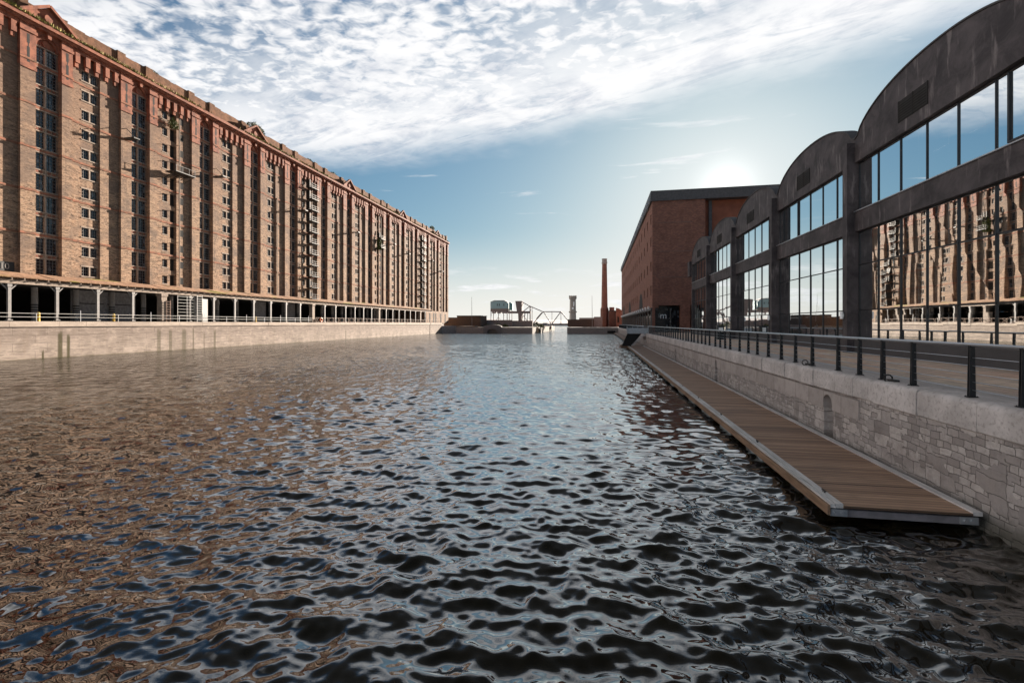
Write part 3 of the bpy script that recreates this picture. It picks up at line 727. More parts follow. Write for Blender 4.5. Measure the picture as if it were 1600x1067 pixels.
# closed grey bays inside the arcade
for i0_, i1_ in ((2.05, 3.9), (6.15, 6.4), (9.1, 9.9), (11.05, 11.95), (-3.9, -2.1)):
    mb = MB(); mb.box(-67.6, -67.9, 42.3 + 4.75 * i0_, 42.3 + 4.75 * i1_, QL, ZB - 0.62); part(mb, 'infill_wall', M['grey_render'], wh)
for i0_, z in ((2.1, 6.6), (3.0, 6.6), (2.1, 5.2)): mb = MB(); mb.box(-67.55, -67.6, 42.3 + 4.75 * i0_, 42.3 + 4.75 * (i0_ + 0.8), z, z + 0.14); part(mb, 'pipe', M['dark_iron'], wh)

# windows: a frame with glazing bars and its glass
def win_mesh(w_, h_, nx_, nz_):
    f = MB(); fx = 0.06
    f.box(0, -fx, -w_/2, -w_/2 + 0.05, -h_/2, h_/2); f.box(0, -fx, w_/2 - 0.05, w_/2, -h_/2, h_/2)
    f.box(0, -fx, -w_/2 + 0.05, w_/2 - 0.05, -h_/2, -h_/2 + 0.06); f.box(0, -fx, -w_/2 + 0.05, w_/2 - 0.05, h_/2 - 0.06, h_/2)
    for i in range(1, nx_): yy = -w_/2 + w_ * i / nx_; f.box(-0.01, -0.05, yy - 0.018, yy + 0.018, -h_/2 + 0.06, h_/2 - 0.06)
    for i in range(1, nz_): zz2 = -h_/2 + h_ * i / nz_; f.box(-0.012, -0.048, -w_/2 + 0.05, w_/2 - 0.05, zz2 - 0.018, zz2 + 0.018)
    g = MB(); g.box(-0.07, -0.09, -w_/2 + 0.01, w_/2 - 0.01, -h_/2 + 0.01, h_/2 - 0.01)
    return f, g
plain('window_iron', (0.13, 0.125, 0.12), 0.6)
protos = {}
for key, (w_, h_, a, b_) in {'T': (1.17, 1.96, 3, 5), 'B': (0.90, 1.20, 3, 3)}.items():
    f, g = win_mesh(w_, h_, a, b_); protos[key] = (f, g)
allw = [(yy, z, x, 'T') for yy, z, k, x in winT] + [(yy, z, x, 'B') for yy, z, k, x in winB]
allw.sort(key=lambda q: (q[0] < 43.0, q[0]))
near, rest = allw[:100], allw[100:]
wm = {}
for yy, z, x, key in near:
    if key not in wm:
        fo = protos[key][0].build('window', M['window_iron']); go = protos[key][1].build('glass', M['old_glass'])
        wm[key] = (fo.data, go.data)
    else:
        fo = bpy.data.objects.new('window', wm[key][0]); COL.objects.link(fo); go = bpy.data.objects.new('glass', wm[key][1]); COL.objects.link(go)
    fo.parent = wh; fo.location = Vector((x, yy, z)) - wh.location; go.parent = fo
rm = MB()
for yy, z, x, key in rest:
    for q, src in enumerate(protos[key]):
        rm.cur = q; i = len(rm.v); rm.v += [(a + x, b_ + yy, c + z) for a, b_, c in src.v]
        rm.f += [tuple(j + i for j in f_) for f_ in src.f]; rm.mi += [q] * len(src.f)
tag(part(rm, 'window', [M['window_iron'], M['old_glass']], wh), kind='stuff')

dmesh = {}
for x, yy, z, kd in doors:
    if kd not in dmesh:
        w_, h_, nm = ((0.9, 1.8, 'loading_door'), (0.72, 1.05, 'small_window'), (1.3, ZB - 0.9 - QL, 'doorway'))[kd]
        m2 = MB(); m2.box(0.012, -0.03, -w_/2, w_/2, -h_/2, h_/2); m2.box(0.03, 0.0121, -w_/2, -w_/2 + 0.07, -h_/2, h_/2); m2.box(0.03, 0.0121, w_/2 - 0.07, w_/2, -h_/2, h_/2)
        m2.box(0.03, 0.0121, -w_/2 + 0.07, w_/2 - 0.07, h_/2 - 0.07, h_/2); m2.box(0.028, 0.0121, -0.03, 0.03, -h_/2, h_/2 - 0.07)
        o = m2.build(nm, M['dark_inside'], wh); dmesh[kd] = (nm, o.data)
    else: o = bpy.data.objects.new(dmesh[kd][0], dmesh[kd][1]); COL.objects.link(o); o.parent = wh
    o.location = Vector((x, yy, z)) - wh.location
# loading platforms, hoists and rods
for k, zs in ((1, [27.4]), (4, ROWS), (10, ROWS), (7, [28.0, 30.6])):
    t = T0 + P * k
    for z in zs:
        mb = MB()
        if k == 1:
            z0 = z; mb.box(XB + 0.1, XB + 2.1, t + 7.2, t + 10.9, z0, z0 + 0.14)
            for yy in (7.3, 8.5, 9.7, 10.8): mb.bar((XB + 2.0, t + yy, z0), (XB + 2.0, t + yy, z0 + 1.0), 0.05); mb.bar((XR, t + yy, z0 - 0.9), (XB + 1.9, t + yy, z0), 0.08)
            mb.bar((XB + 2.0, t + 7.2, z0 + 1.0), (XB + 2.0, t + 10.9, z0 + 1.0), 0.05)
        else:
            z0 = z - 1.12; mb.box(XB + 0.05, XB + 1.5, t + 8.0, t + 10.9, z0, z0 + 0.10)
            for yy in (8.1, 9.4, 10.8): mb.bar((XB + 1.42, t + yy, z0), (XB + 1.42, t + yy, z0 + 1.0), 0.05); mb.bar((XR, t + yy, z0 - 0.7), (XB + 1.4, t + yy, z0), 0.07)
            for q in (0.5, 1.0): mb.bar((XB + 1.42, t + 8.0, z0 + q), (XB + 1.42, t + 10.9, z0 + q), 0.05)
            mb.box(XB + 0.05, XB + 0.9, t + 8.15, t + 8.3, z0 + 0.11, z0 + 1.9)
        part(mb, 'loading_platform', M['dark_iron'], wh)
for k, zz3 in ((1, 29.9), (2, 29.4), (4, 29.0), (6, 28.6), (8, 29.2), (9, 27.8), (11, 28.6), (12, 25.6)):
    t = T0 + P * k; a = 0.4 if k in (1,) else 4.7
    mb = MB(); mb.box(XF + 0.02, XF + 1.7, t + a, t + a + 0.9, zz3, zz3 + 0.16); mb.bar((XF + 1.5, t + a + 0.4, zz3 + 0.1), (XF, t + a + 0.4, zz3 + 1.6), 0.06)
    part(mb, 'hoist_beam', M['dark_iron'], wh)
for k in (1, 4, 7, 10):
    t = T0 + P * k; mb = MB()
    mb.tube([(XB + 0.9, t + 9.0, 9.9), (XB + 0.9, t + 9.0, 36.0)], 0.09, 6)
    for z in ROWS: mb.bar((XR, t + 9.0, z + 0.9), (XB + 0.95, t + 9.0, z + 0.9), 0.07)
    part(mb, 'hoist_rod', M['pale_stone'] if k < 5 else M['rusty_iron'], wh)
# faded white bay number on a black patch of the pier
mb = MB(); mb.box(XF + 0.004, XF + 0.02, T0 - P + 9.8, T0 - P + 11.8, 9.95, 10.95)
def text(body, size, loc, rot, mt, parent, name='lettering', ext=0.01):
    cu = bpy.data.curves.new(name, 'FONT'); cu.body = body; cu.size = size; cu.extrude = ext; cu.align_x = 'CENTER'; cu.align_y = 'CENTER'
    tmp = bpy.data.objects.new('tmp', cu); COL.objects.link(tmp); C.view_layer.update()
    dg = C.evaluated_depsgraph_get(); me_ = bpy.data.meshes.new_from_object(tmp.evaluated_get(dg)); bpy.data.objects.remove(tmp); bpy.data.curves.remove(cu)
    me_.name = name; me_.materials.clear(); me_.materials.append(mt)
    o = bpy.data.objects.new(name, me_); COL.objects.link(o); o.parent = parent; o.rotation_euler = rot
    o.location = Vector(loc) - Vector(parent.location); return o
ns = empty('bay_number_sign', (XB, 43.6, 10.45), 'small black plate with pale number 10 just above the canopy at the left edge', 'sign')
mb = MB(); mb.box(XB + 0.004, XB + 0.03, 42.3, 44.55, 9.95, 11.0); part(mb, 'plate', M['stripe_black'], ns)
text('10', 0.95, (XB + 0.045, 43.6, 10.46), (R(90), 0, R(90)), M['iron_paint'], ns)

# ------------------------------------------------------------------ canopy along the quay
cp = empty('quay_canopy', (-63.4, 100, QL), 'long low mossy tiled canopy on pale iron posts along the front of the warehouse', 'canopy')
IDX = range(-9, 28); SP = 4.75; Y0 = 42.3; XC = -63.35
STONE = (4, 12, 19, 26, -4)
mb = MB(); random.seed(9); y = gy0
nst = 5
while y < gy1 - 0.5:
    e = min(y + random.uniform(1.2, 2.4), gy1); j = random.uniform(-0.04, 0.05); j2 = random.uniform(-0.05, 0.06)
    mb.prism([(XC + 0.55 + j2 * 0.5, 9.02 + j * 0.4), (XC + 0.55 + j2 * 0.5, 9.12 + j * 0.4), (-64.6, 9.52 + j), (XF + 0.0, 9.80 + j), (XR, 9.9 + j), (XR, 9.30)], 'y', y, e); y = e
part(mb, 'roof', M['mossy_tiles'], cp)
mb = MB(); mb.box(XC + 0.22, XC - 0.02, gy0, gy1, 8.38, 8.72); mb.box(XC + 0.28, XC + 0.20, gy0, gy1, 8.72, 8.80)
y = gy0
while y < gy1: mb.box(XC + 0.5, XR, y, y + 0.10, 8.82, 9.0); y += SP / 4
part(mb, 'fascia_beam', M['pale_stone'], cp)
colm = None
for i in IDX:
    yc = Y0 + SP * i
    if i in STONE:
        mb = MB(); mb.box(XC + 0.2, XC - 0.6, yc - 0.45, yc + 0.45, QL - 0.05, 8.36); mb.box(XC + 0.3, XC - 0.7, yc - 0.55, yc + 0.55, 8.0, 8.37)
        part(mb, 'stone_pier', M['pale_stone'], cp)
    elif colm is None:
        mb = MB(); mb.box(0.12, -0.12, -0.15, 0.15, 0, 4.1); mb.box(0.2, -0.2, -0.24, 0.24, -0.02, 0.18)
        mb.box(0.16, -0.16, -0.22, 0.22, 3.75, 4.1)
        mb.bar((0, 0.1, 3.4), (0, 0.75, 4.1), 0.10); mb.bar((0, -0.1, 3.4), (0, -0.75, 4.1), 0.10)
        o = mb.build('post', M['iron_paint'], cp); colm = o.data; o.location = Vector((XC, yc, QL)) - cp.location
    else:
        o = bpy.data.objects.new('post', colm); COL.objects.link(o); o.parent = cp; o.location = Vector((XC, yc, QL)) - cp.location
# inner cast-iron columns with hazard stripes
ic = MB(); ic.cur = 0
ic.tube([(0, 0, 0), (0, 0, 4.15)], 0.32, 14)
for q in range(4): ic.cur = 1; ic.tube([(0, 0, 0.95 + 0.32 * q), (0, 0, 1.12 + 0.32 * q)], 0.33, 14)
for q in range(4): ic.cur = 0; ic.tube([(0, 0, 1.13 + 0.32 * q), (0, 0, 1.26 + 0.32 * q)], 0.328, 14)
icd = None
for i in range(-8, 27):
    if icd is None:
        o = ic.build('column', [M['iron_paint'], M['stripe_black']], wh, smooth=True); icd = o.data
    else: o = bpy.data.objects.new('column', icd); COL.objects.link(o); o.parent = wh
    o.location = Vector((-67.3, Y0 + SP * (i + 0.1), QL)) - wh.location

# ------------------------------------------------------------------ left quay fittings
lr = empty('quay_railing', (-62.8, 60, QL), 'white two-bar tubular railing along the left quay edge in front of the near canopy posts', 'railing')
mb = MB()
for z in (0.46, 0.87): mb.tube([(-62.75, -20, QL + z), (-62.75, 98, QL + z)], 0.035, 6)
part(mb, 'rail', M['white_paint'], lr)
for i in range(-2, 12):
    yy = 44.5 + SP * i
    mb = MB(); mb.tube([(-62.75, yy, QL - 0.05), (-62.75, yy, QL + (1.35 if i % 2 else 0.92))], 0.04, 6); part(mb, 'post', M['galvanised'], lr)
lf = empty('lattice_railing', (-62.8, 140, QL), 'rusty brown cross-braced railing along the far half of the left quay edge', 'railing')
mb = MB(); yy = 99.5
for z in (0.12, 1.05): mb.bar((-62.75, 99.5, QL + z), (-62.75, 186, QL + z), 0.06)
part(mb, 'rail', M['rusty_iron'], lf)
mb = MB()
while yy < 185.9:
    mb.bar((-62.75, yy, QL + 0.12), (-62.75, yy + 1.2, QL + 1.05), 0.045); mb.bar((-62.75, yy + 1.2, QL + 0.12), (-62.75, yy, QL + 1.05), 0.045); yy += 2.4
part(mb, 'brace', M['rusty_iron'], lf)
mb = MB(); mb.bar((0, 0, -0.05), (0, 0, 1.1), 0.07); lp = mb.build('post', M['pale_stone'], lf); yy = 99.5; lp.location = Vector((-62.75, yy, QL)) - lf.location
while yy < 184:
    yy += 2.4; o = bpy.data.objects.new('post', lp.data); COL.objects.link(o); o.parent = lf; o.location = Vector((-62.75, yy, QL)) - lf.location
for yy, lab in ((44.9, 'short yellow bollard on the left quay between the first two canopy posts'), (53.6, 'short yellow bollard on the left quay beside the third canopy post'), (80.5, 'short yellow bollard on the left quay far from the stone pier')):
    mb = MB(); mb.tube([(-63.0, yy, QL), (-63.0, yy, QL + 0.95)], 0.13, 10); mb.tube([(-63.0, yy, QL + 0.95), (-63.0, yy, QL + 1.02)], [0.13, 0.05], 10)
    tag(mb.build('bollard', M['yellow_paint'], smooth=True), lab, 'bollard', 'yellow bollards on the left quay')
# life ring by the second stone pier
mb = MB(); pts = [(-62.7, 101.6 + 0.42 * math.cos(a * math.pi / 9), QL + 0.62 + 0.42 * math.sin(a * math.pi / 9)) for a in range(19)]
mb.tube(pts, 0.10, 8, caps=False); tag(mb.build('life_ring', M['orange_rubber'], smooth=True), 'round orange life ring on the left quay beside the second stone pier', 'life ring')
# white access ladders by the first stone pier
sc_ = empty('scaffold_tower', (-63.0, 66.5, QL), 'white steel access frame with ladder rungs standing between canopy posts on the left quay', 'scaffold')
mb = MB()
for yy in (63.4, 65.1, 66.6): mb.bar((-62.95, yy, QL), (-62.95, yy, QL + 4.0), 0.06)
for q in range(8): mb.bar((-62.95, 63.4, QL + 0.5 + q * 0.48), (-62.95, 66.6, QL + 0.5 + q * 0.48), 0.05)
part(mb, 'frame', M['white_paint'], sc_)
mb = MB()
for yy in (66.9, 67.9): mb.bar((-62.85, yy, QL), (-62.85, yy, QL + 4.25), 0.09)
for q in range(11): mb.bar((-62.85, 66.9, QL + 0.3 + q * 0.37), (-62.85, 67.9, QL + 0.3 + q * 0.37), 0.06)
part(mb, 'ladder', M['white_paint'], sc_)
mb = MB(); mb.box(-63.0, -63.12, 67.98, 69.2, QL, QL + 3.7); part(mb, 'door_panel', M['white_paint'], sc_)
mb = MB()
for yy in (61.5, 62.15): mb.bar((-62.97, yy, QL), (-62.97, yy, QL + 3.2), 0.08)
for q in range(8): mb.bar((-62.97, 61.5, QL + 0.3 + q * 0.38), (-62.97, 62.15, QL + 0.3 + q * 0.38), 0.06)
tag(mb.build('wall_ladder', M['rusty_iron']), 'rusty ladder fixed to the first stone pier of the canopy', 'ladder')

# ------------------------------------------------------------------ growth on the old building
def bush(name, c, r_, n, leaf, label, cat, seed, stems=True, up=1.0, group=None, lm='leaf'):
    rg = random.Random(seed); root = empty(name, c, label, cat, group)
    mb = MB()
    for i in range(n):
        th = rg.uniform(0, 6.283); rr = (rg.random() ** 0.55); ph = rg.uniform(-0.2, 1)
        q = Vector((math.cos(th) * rr * r_[0], math.sin(th) * rr * r_[1], max(0, ph) * r_[2] * (1.05 - 0.6 * rr) * up))
        a = Vector((rg.gauss(0, 1), rg.gauss(0, 1), rg.gauss(0, 1))).normalized() * leaf; b_ = a.cross(Vector((rg.gauss(0, 1), rg.gauss(0, 1), rg.gauss(0, 1)))).normalized() * leaf * 0.5
        mb.quad(q - a, q - b_, q + a, q + b_)
    mb.build('foliage', M[lm], root, fix=False)
    if stems:
        mb = MB()
        for i in range(7):
            th = rg.uniform(0, 6.283); mb.tube([(0, 0, -0.1), (math.cos(th) * r_[0] * 0.3, math.sin(th) * r_[1] * 0.3, r_[2] * 0.4), (math.cos(th) * r_[0] * 0.6, math.sin(th) * r_[1] * 0.6, r_[2] * 0.85)], [0.05, 0.035, 0.015], 5)
        mb.build('stem', M['old_timber'], root)
    return root
bush('shrub', (-66.9, 85.5, ZT - 0.1), (0.5, 2.6, 1.9), 900, 0.16, 'largest green shrub sprouting from the warehouse parapet, above the second pediment', 'shrub', 1)
bush('shrub', (-66.9, 103.5, ZT - 0.1), (0.4, 1.2, 0.7), 260, 0.12, 'small green tuft on the warehouse parapet right of the large parapet shrub', 'shrub', 2)
bush('shrub', (-66.9, 114.0, ZT - 0.1), (0.4, 1.6, 0.8), 260, 0.12, 'low green tuft on the warehouse parapet above the middle of the building', 'shrub', 3)
bush('shrub', (-66.9, 188.5, ZT + 0.5), (0.7, 2.2, 1.3), 400, 0.16, 'dark shrub on the parapet near the far end of the warehouse', 'shrub', 4)
bush('shrub', (-65.5, T0 + P + 8.3, 34.6), (0.5, 0.9, 1.6), 420, 0.12, 'green plant growing under the cornice above the nearest loading platform', 'shrub', 5)
bush('vine', (-65.2, T0 + P * 7 + 8.3, 26.4), (0.6, 1.0, 4.6), 1000, 0.17, 'green creeper clinging to the middle loading bay of the warehouse', 'creeper', 6)
bush('shrub', (-66.0, 44.5, ZC + 0.8), (0.6, 2.2, 1.1), 600, 0.14, 'yellow green growth on the cornice at the top left corner of the photo', 'shrub', 7, lm='dry_grass')
bush('shrub', (-66.9, 63.0, ZT - 0.15), (0.4, 1.3, 0.7), 260, 0.11, 'small dry tuft on the parapet left of the nearest loading platform', 'shrub', 41, lm='dry_grass')
bush('shrub', (-66.9, 143.0, ZT - 0.15), (0.4, 1.7, 0.9), 260, 0.13, 'olive tuft on the parapet beyond the creeper covered bay', 'shrub', 42)
rg = random.Random(8); mb = MB()
for i in range(16000):
    yy = rg.uniform(30, 205); 
    if math.sin(yy * 0.31) + math.sin(yy * 0.13 + 2) * 0.8 + rg.uniform(-1.2, 1.2) < 0.0 and yy > 60: continue
    x = rg.uniform(-65.7, -65.0); z = ZC + 0.8; h = rg.uniform(0.1, 0.55); a = rg.uniform(0, 6.28); w_ = 0.08
    l = Vector((rg.gauss(0, 0.10), rg.gauss(0, 0.10), h)); s_ = Vector((math.cos(a) * w_, math.sin(a) * w_, 0))
    b0 = Vector((x, yy, z)); mb.quad(b0 - s_, b0 + s_, b0 + l)
tag(mb.build('ledge_grass', M['dry_grass'], fix=False), 'yellow green grass growing along the cornice ledge of the long warehouse', 'grass', kind='stuff')

# ------------------------------------------------------------------ right dock wall and promenade
XR2 = 7.29
rw = empty('dock_wall', (XR2, 30, 0), 'shaded grey rubble stone dock wall with big rounded coping blocks beside the floating walkway', 'quay wall')
NICHES = [(17.2, 0.62, 0.35, 1.72), (32.4, 0.6, 0.3, 1.72), (48.8, 0.6, 0.3, 1.6)]
mb = MB(); y = -30
def wallrun(mb, z0, z1, x0, x1, ya_, yb_):
    y = ya_
    for yc, wd, za, zb in NICHES:
        if ya_ < yc < yb_ and z0 < zb:
            mb.box(x0, x1, y, yc - wd / 2, z0, z1)
            if zb < z1: mb.box(x0, x1, yc - wd / 2, yc + wd / 2, zb, z1)
            y = yc + wd / 2
    mb.box(x0, x1, y, yb_, z0, z1)
wallrun(mb, -3, 1.25, XR2, XR2 + 0.5, -30, 200); mb.box(XR2 + 0.005, XR2 + 0.5, -30, 15.3, 1.252, 1.88)
part(mb, 'rubble', M['rubble_masonry'], rw)
mb = MB(); wallrun(mb, 1.252, 1.80, XR2 - 0.03, XR2 + 0.5, 15.3, 78.5); wallrun(mb, 1.252, 1.80, XR2 - 0.03, XR2 + 0.5, 84.0, 200); part(mb, 'ashlar_course', M['ashlar'], rw)
mb = MB(); mb.box(XR2 + 0.5, XR2 + 0.6, -30, 78.5, -3, 1.9); part(mb, 'backing', M['dark_inside'], rw)
mb = MB()
for yc, wd, za, zb in NICHES:
    pr = [(yc - wd/2 - 0.02, zb + 0.02), (yc - wd/2 - 0.02, zb - 0.28)]
    for q in range(9):
        an = math.pi * (1 - q / 8); pr.append((yc + wd / 2 * math.cos(an), zb - 0.28 + 0.27 * math.sin(an)))
    pr += [(yc + wd/2 + 0.02, zb - 0.28), (yc + wd/2 + 0.02, zb + 0.02)]
    mb.prism(pr, 'x', XR2 - 0.035, XR2 + 0.3)
part(mb, 'niche_head', M['ashlar'], rw)
# rounded coping blocks
random.seed(21)
mb = MB(); y = -30.0
while y < 200:
    L = random.choice((0.95, 1.1, 1.25, 1.5, 1.8)) if y < 60 else 3.0
    e = y + L
    if e > 78.5 and y < 84.0: y = 84.0 if y >= 78 else e; 
    if 78.5 < e and y < 84.0:
        y = 84.0; continue
    f = random.uniform(-0.018, 0.018); tz = random.uniform(-0.012, 0.012); zb = 1.885 + random.uniform(-0.02, 0.02)
    r0 = 0.13; x0 = XR2 - 0.06 + f; zt = QR + 0.015 + tz
    pr = [(x0 + 0.75, zb), (x0 + 0.02, zb), (x0, zb + 0.02)]
    for q in range(6):
        an = math.pi / 2 * q / 5; pr.append((x0 + r0 - r0 * math.cos(an), zt - r0 + r0 * math.sin(an)))
    pr.append((x0 + 0.75, zt)); g_ = 0.006
    mb.prism(pr, 'y', y + g_, e - g_); y = e
part(mb, 'coping', M['coping_granite'], rw, smooth=True)
mb = MB(); mb.box(XR2 + 0.04, 7.76, -30, 78.5, 1.80, 2.42); mb.box(XR2 + 0.04, 7.76, 84, 200, 1.80, 2.42); part(mb, 'bed_joint', M['sooty_stone'], rw)
for yy, lab in ((14.2, 'nearer rusty mooring eye lying on the coping between two railing posts'), (19.4, 'farther rusty mooring eye lying on the coping between two railing posts')):
    mb = MB(); mb.box(7.50, 7.62, yy - 0.16, yy + 0.16, QR + 0.02, QR + 0.07)
    mb.tube([(7.45 + 0.10 * math.cos(a * math.pi / 6), yy + 0.03, QR + 0.10 + 0.09 * math.sin(a * math.pi / 6)) for a in range(13)], 0.02, 6, caps=False)
    tag(mb.build('mooring_eye', M['dark_iron'], smooth=True), lab, 'mooring eye', 'mooring eyes on the right quay')

# railing
POSTS = [5.9, 7.3, 8.7, 10.21, 11.45, 13.32, 14.6, 15.78, 17.07, 18.98, 20.49, 21.98, 23.56, 25.1, 26.54, 28.1, 30.02, 31.19, 32.39, 33.68, 35.38, 36.71, 37.95, 39.39, 40.94, 42.05, 43.52, 44.59, 46.12, 47.54]
while POSTS[-1] < 76: POSTS.append(POSTS[-1] + 1.5)
XP = 7.52
rr_ = empty('promenade_railing', (XP, 30, QR), 'black steel post railing with round grey handrail and thin wires on the right dock wall', 'railing')
mb = MB(); mb.tube([(XP, 4, QR + 1.09), (XP, 78, QR + 1.09)], 0.042, 12); part(mb, 'handrail', M['rail_metal'], rr_, smooth=True)
mb = MB()
for q in range(5): mb.tube([(XP, 4, QR + 0.17 + 0.165 * q), (XP, 78, QR + 0.17 + 0.165 * q)], 0.009, 6)
part(mb, 'wire', M['rail_metal'], rr_)
pm = None
for yy in POSTS:
    if pm is None:
        mb = MB(); mb.prism([(-0.045, 0.02), (-0.03, 1.06), (0.03, 1.06), (0.055, 0.02)], 'x', -0.007, 0.007)
        v_ = MB(); v_.prism([(-0.06, 0.0), (-0.042, 1.06), (0.042, 1.06), (0.06, 0.0)], 'y', -0.034, -0.014); v_.prism([(-0.06, 0.0), (-0.042, 1.06), (0.042, 1.06), (0.06, 0.0)], 'y', 0.014, 0.034)
        v_.box(-0.09, 0.09, -0.07, 0.07, 0.0, 0.014); v_.box(-0.03, 0.03, -0.0138, 0.0138, 0.1, 1.05)
        for a in (-1, 1):
            for b_ in (-1, 1): v_.tube([(a * 0.07, b_ * 0.05, 0.014), (a * 0.07, b_ * 0.05, 0.03)], 0.010, 6)
        o = v_.build('post', M['black_metal'], rr_); pm = o.data
    else: o = bpy.data.objects.new('post', pm); COL.objects.link(o); o.parent = rr_
    o.location = Vector((XP, yy, QR + 0.022)) - rr_.location
fr = empty('far_promenade_railing', (XP, 130, QR), 'distant thin grey railing on the quay in front of the red brick colonnade', 'railing')
mb = MB(); mb.tube([(XP, 85, QR + 1.09), (XP, 190, QR + 1.09)], 0.05, 6); part(mb, 'handrail', M['rail_metal'], fr)
mb = MB()
for q in range(5): mb.tube([(XP, 85, QR + 0.17 + 0.165 * q), (XP, 190, QR + 0.17 + 0.165 * q)], 0.01, 4)
part(mb, 'wire', M['rail_metal'], fr)
yy = 85
while yy <= 190:
    o = bpy.data.objects.new('post', pm); COL.objects.link(o); o.parent = fr; o.location = Vector((XP, yy, QR + 0.022)) - fr.location; yy += 1.5

# ------------------------------------------------------------------ floating walkway
dk = empty('floating_walkway', (5.8, 40, 0.3), 'brown boarded floating walkway with pale edge rails moored along the right dock wall', 'pontoon')
DX0, DX1, DY0, DY1, DZ = 4.53, 7.10, 10.6, 81.0, 0.40
mb = MB(); y = DY0 + 0.02
mb.box(DX0 + 0.24, DX1 - 0.12, DY0 - 0.02, DY1, DZ - 0.045, DZ - 0.005); part(mb, 'boards', M['deck_boards'], dk)
mb = MB(); y = DY0
while y < DY1:
    e = min(y + 6.0, DY1); mb.box(DX0 + 0.10, DX0 + 0.235, y + 0.01, e - 0.01, DZ - 0.06, DZ + 0.028); mb.box(DX0 + 0.0, DX0 + 0.085, y + 0.01, e - 0.01, DZ - 0.06, DZ + 0.022); y = e
mb.box(DX0 + 0.085, DX0 + 0.10, DY0, DY1, DZ - 0.06, DZ - 0.02)
mb.box(DX1 - 0.115, DX1 + 0.05, DY0, DY1, DZ - 0.05, DZ + 0.025); part(mb, 'edge_rail', M['edge_rail'], dk)
mb = MB(); mb.box(DX0 - 0.05, DX0 - 0.002, DY0, DY1, DZ - 0.20, DZ - 0.01); part(mb, 'fender', M['fender_timber'], dk)
mb = MB(); mb.box(DX0 + 0.02, DX1 + 0.03, DY0 + 0.06, DY0 + 0.16, DZ - 0.24, DZ - 0.10); mb.box(DX0 + 0.02, DX0 + 0.10, DY0 + 0.16, DY1, DZ - 0.26, DZ - 0.08); mb.box(DX1 - 0.08, DX1, DY0 + 0.16, DY1, DZ - 0.26, DZ - 0.08)
yy = DY0 + 3
while yy < DY1: mb.box(DX0 + 0.1, DX1 - 0.08, yy, yy + 0.1, DZ - 0.22, DZ - 0.06); yy += 3.0
part(mb, 'steel_frame', M['bridge_steel'], dk)
for a in (DX0 + 0.02, DX1 - 0.30):
    mb = MB(); mb.box(a, a + 0.30, DY0 + 0.03, DY0 + 0.058, DZ - 0.23, DZ - 0.09)
    for q in (0.08, 0.20): mb.tube([(a + q, DY0 + 0.03, DZ - 0.16), (a + q, DY0 + 0.0, DZ - 0.16)], 0.03, 8)
    part(mb, 'corner_plate', M['galvanised'], dk)
yy = DY0 + 0.7
while yy < 60:
    mb = MB(); mb.tube([(DX0 + 0.17, yy - 0.09, DZ + 0.065), (DX0 + 0.17, yy + 0.09, DZ + 0.065)], 0.014, 6)
    for q in (-0.04, 0.04): mb.tube([(DX0 + 0.17, yy + q, DZ + 0.028), (DX0 + 0.17, yy + q, DZ + 0.065)], 0.014, 6)
    part(mb, 'cleat', M['dark_iron'], dk); yy += 4.4
yy = DY0 + 1.2
while yy < DY1 - 2:
    mb = MB(); mb.box(DX0 + 0.15, DX1 - 0.3, yy, yy + 1.6, -0.35, DZ - 0.27); part(mb, 'float', M['float_plastic'] if yy > 15 else M['stripe_black'], dk); yy += 3.4
d2 = empty('far_floating_walkway', (6.3, 130, 0.3), 'distant narrow brown floating walkway beyond the steps along the right dock wall', 'pontoon')
mb = MB(); mb.box(5.55, 7.1, 82.6, 190, DZ - 0.05, DZ); part(mb, 'boards', M['deck_boards'], d2)
mb = MB(); mb.box(5.45, 5.55, 82.6, 190, DZ - 0.1, DZ + 0.03); part(mb, 'edge_rail', M['fender_timber'], d2)
mb = MB(); mb.box(5.6, 7.0, 82.8, 190, -0.3, DZ - 0.11); part(mb, 'float', M['stripe_black'], d2)
mb = MB(); mb.box(3.6, 5.4, 81.2, 86.5, -0.3, DZ - 0.2); mb.box(3.5, 5.45, 81.1, 86.6, DZ - 0.19, DZ + 0.0)
tag(mb.build('landing_raft', M['fender_timber']), 'small brown raft at the far end of the near walkway on the water side', 'raft')
# landing and steps down to the walkway
st = empty('landing_stage', (6.6, 80.5, 0.4), 'grey metal landing with mesh balustrade and steep dark steps down to the floating walkway', 'steps')
mb = MB(); mb.box(4.4, 7.9, 78.6, 80.2, 2.42, 2.56); part(mb, 'platform', M['galvanised'], st)
mb = MB()
for a, b_ in (((4.42, 78.62), (7.6, 78.62)), ((4.42, 78.62), (4.42, 80.15))):
    for z in (2.75, 3.0, 3.25, 3.55): mb.bar((a[0], a[1], z), (b_[0], b_[1], z), 0.05)
    n_ = 4 if b_[0] > a[0] else 2
    for q in range(n_ + 1): mb.bar((a[0] + (b_[0] - a[0]) * q / n_, a[1] + (b_[1] - a[1]) * q / n_, 2.5), (a[0] + (b_[0] - a[0]) * q / n_, a[1] + (b_[1] - a[1]) * q / n_, 3.58), 0.07)
mb.box(4.40, 7.6, 78.56, 78.59, 2.56, 3.3); part(mb, 'balustrade', M['galvanised'], st)
mb = MB(); mb.prism([(4.5, 2.4), (6.6, 2.4), (5.0, 0.42), (3.3 + 0.4, 0.42)], 'y', 78.9, 79.02); mb.prism([(4.5, 2.4), (4.9, 2.4), (4.0, 0.42), (3.6, 0.42)], 'y', 80.0, 80.1); part(mb, 'side_panel', M['dark_inside'], st)
mb = MB()
for q in range(9): mb.box(5.0 + 0.21 * q, 5.5 + 0.21 * q, 78.5, 78.88, 0.55 + 0.215 * q, 0.62 + 0.215 * q)
part(mb, 'step', M['galvanised'], st)

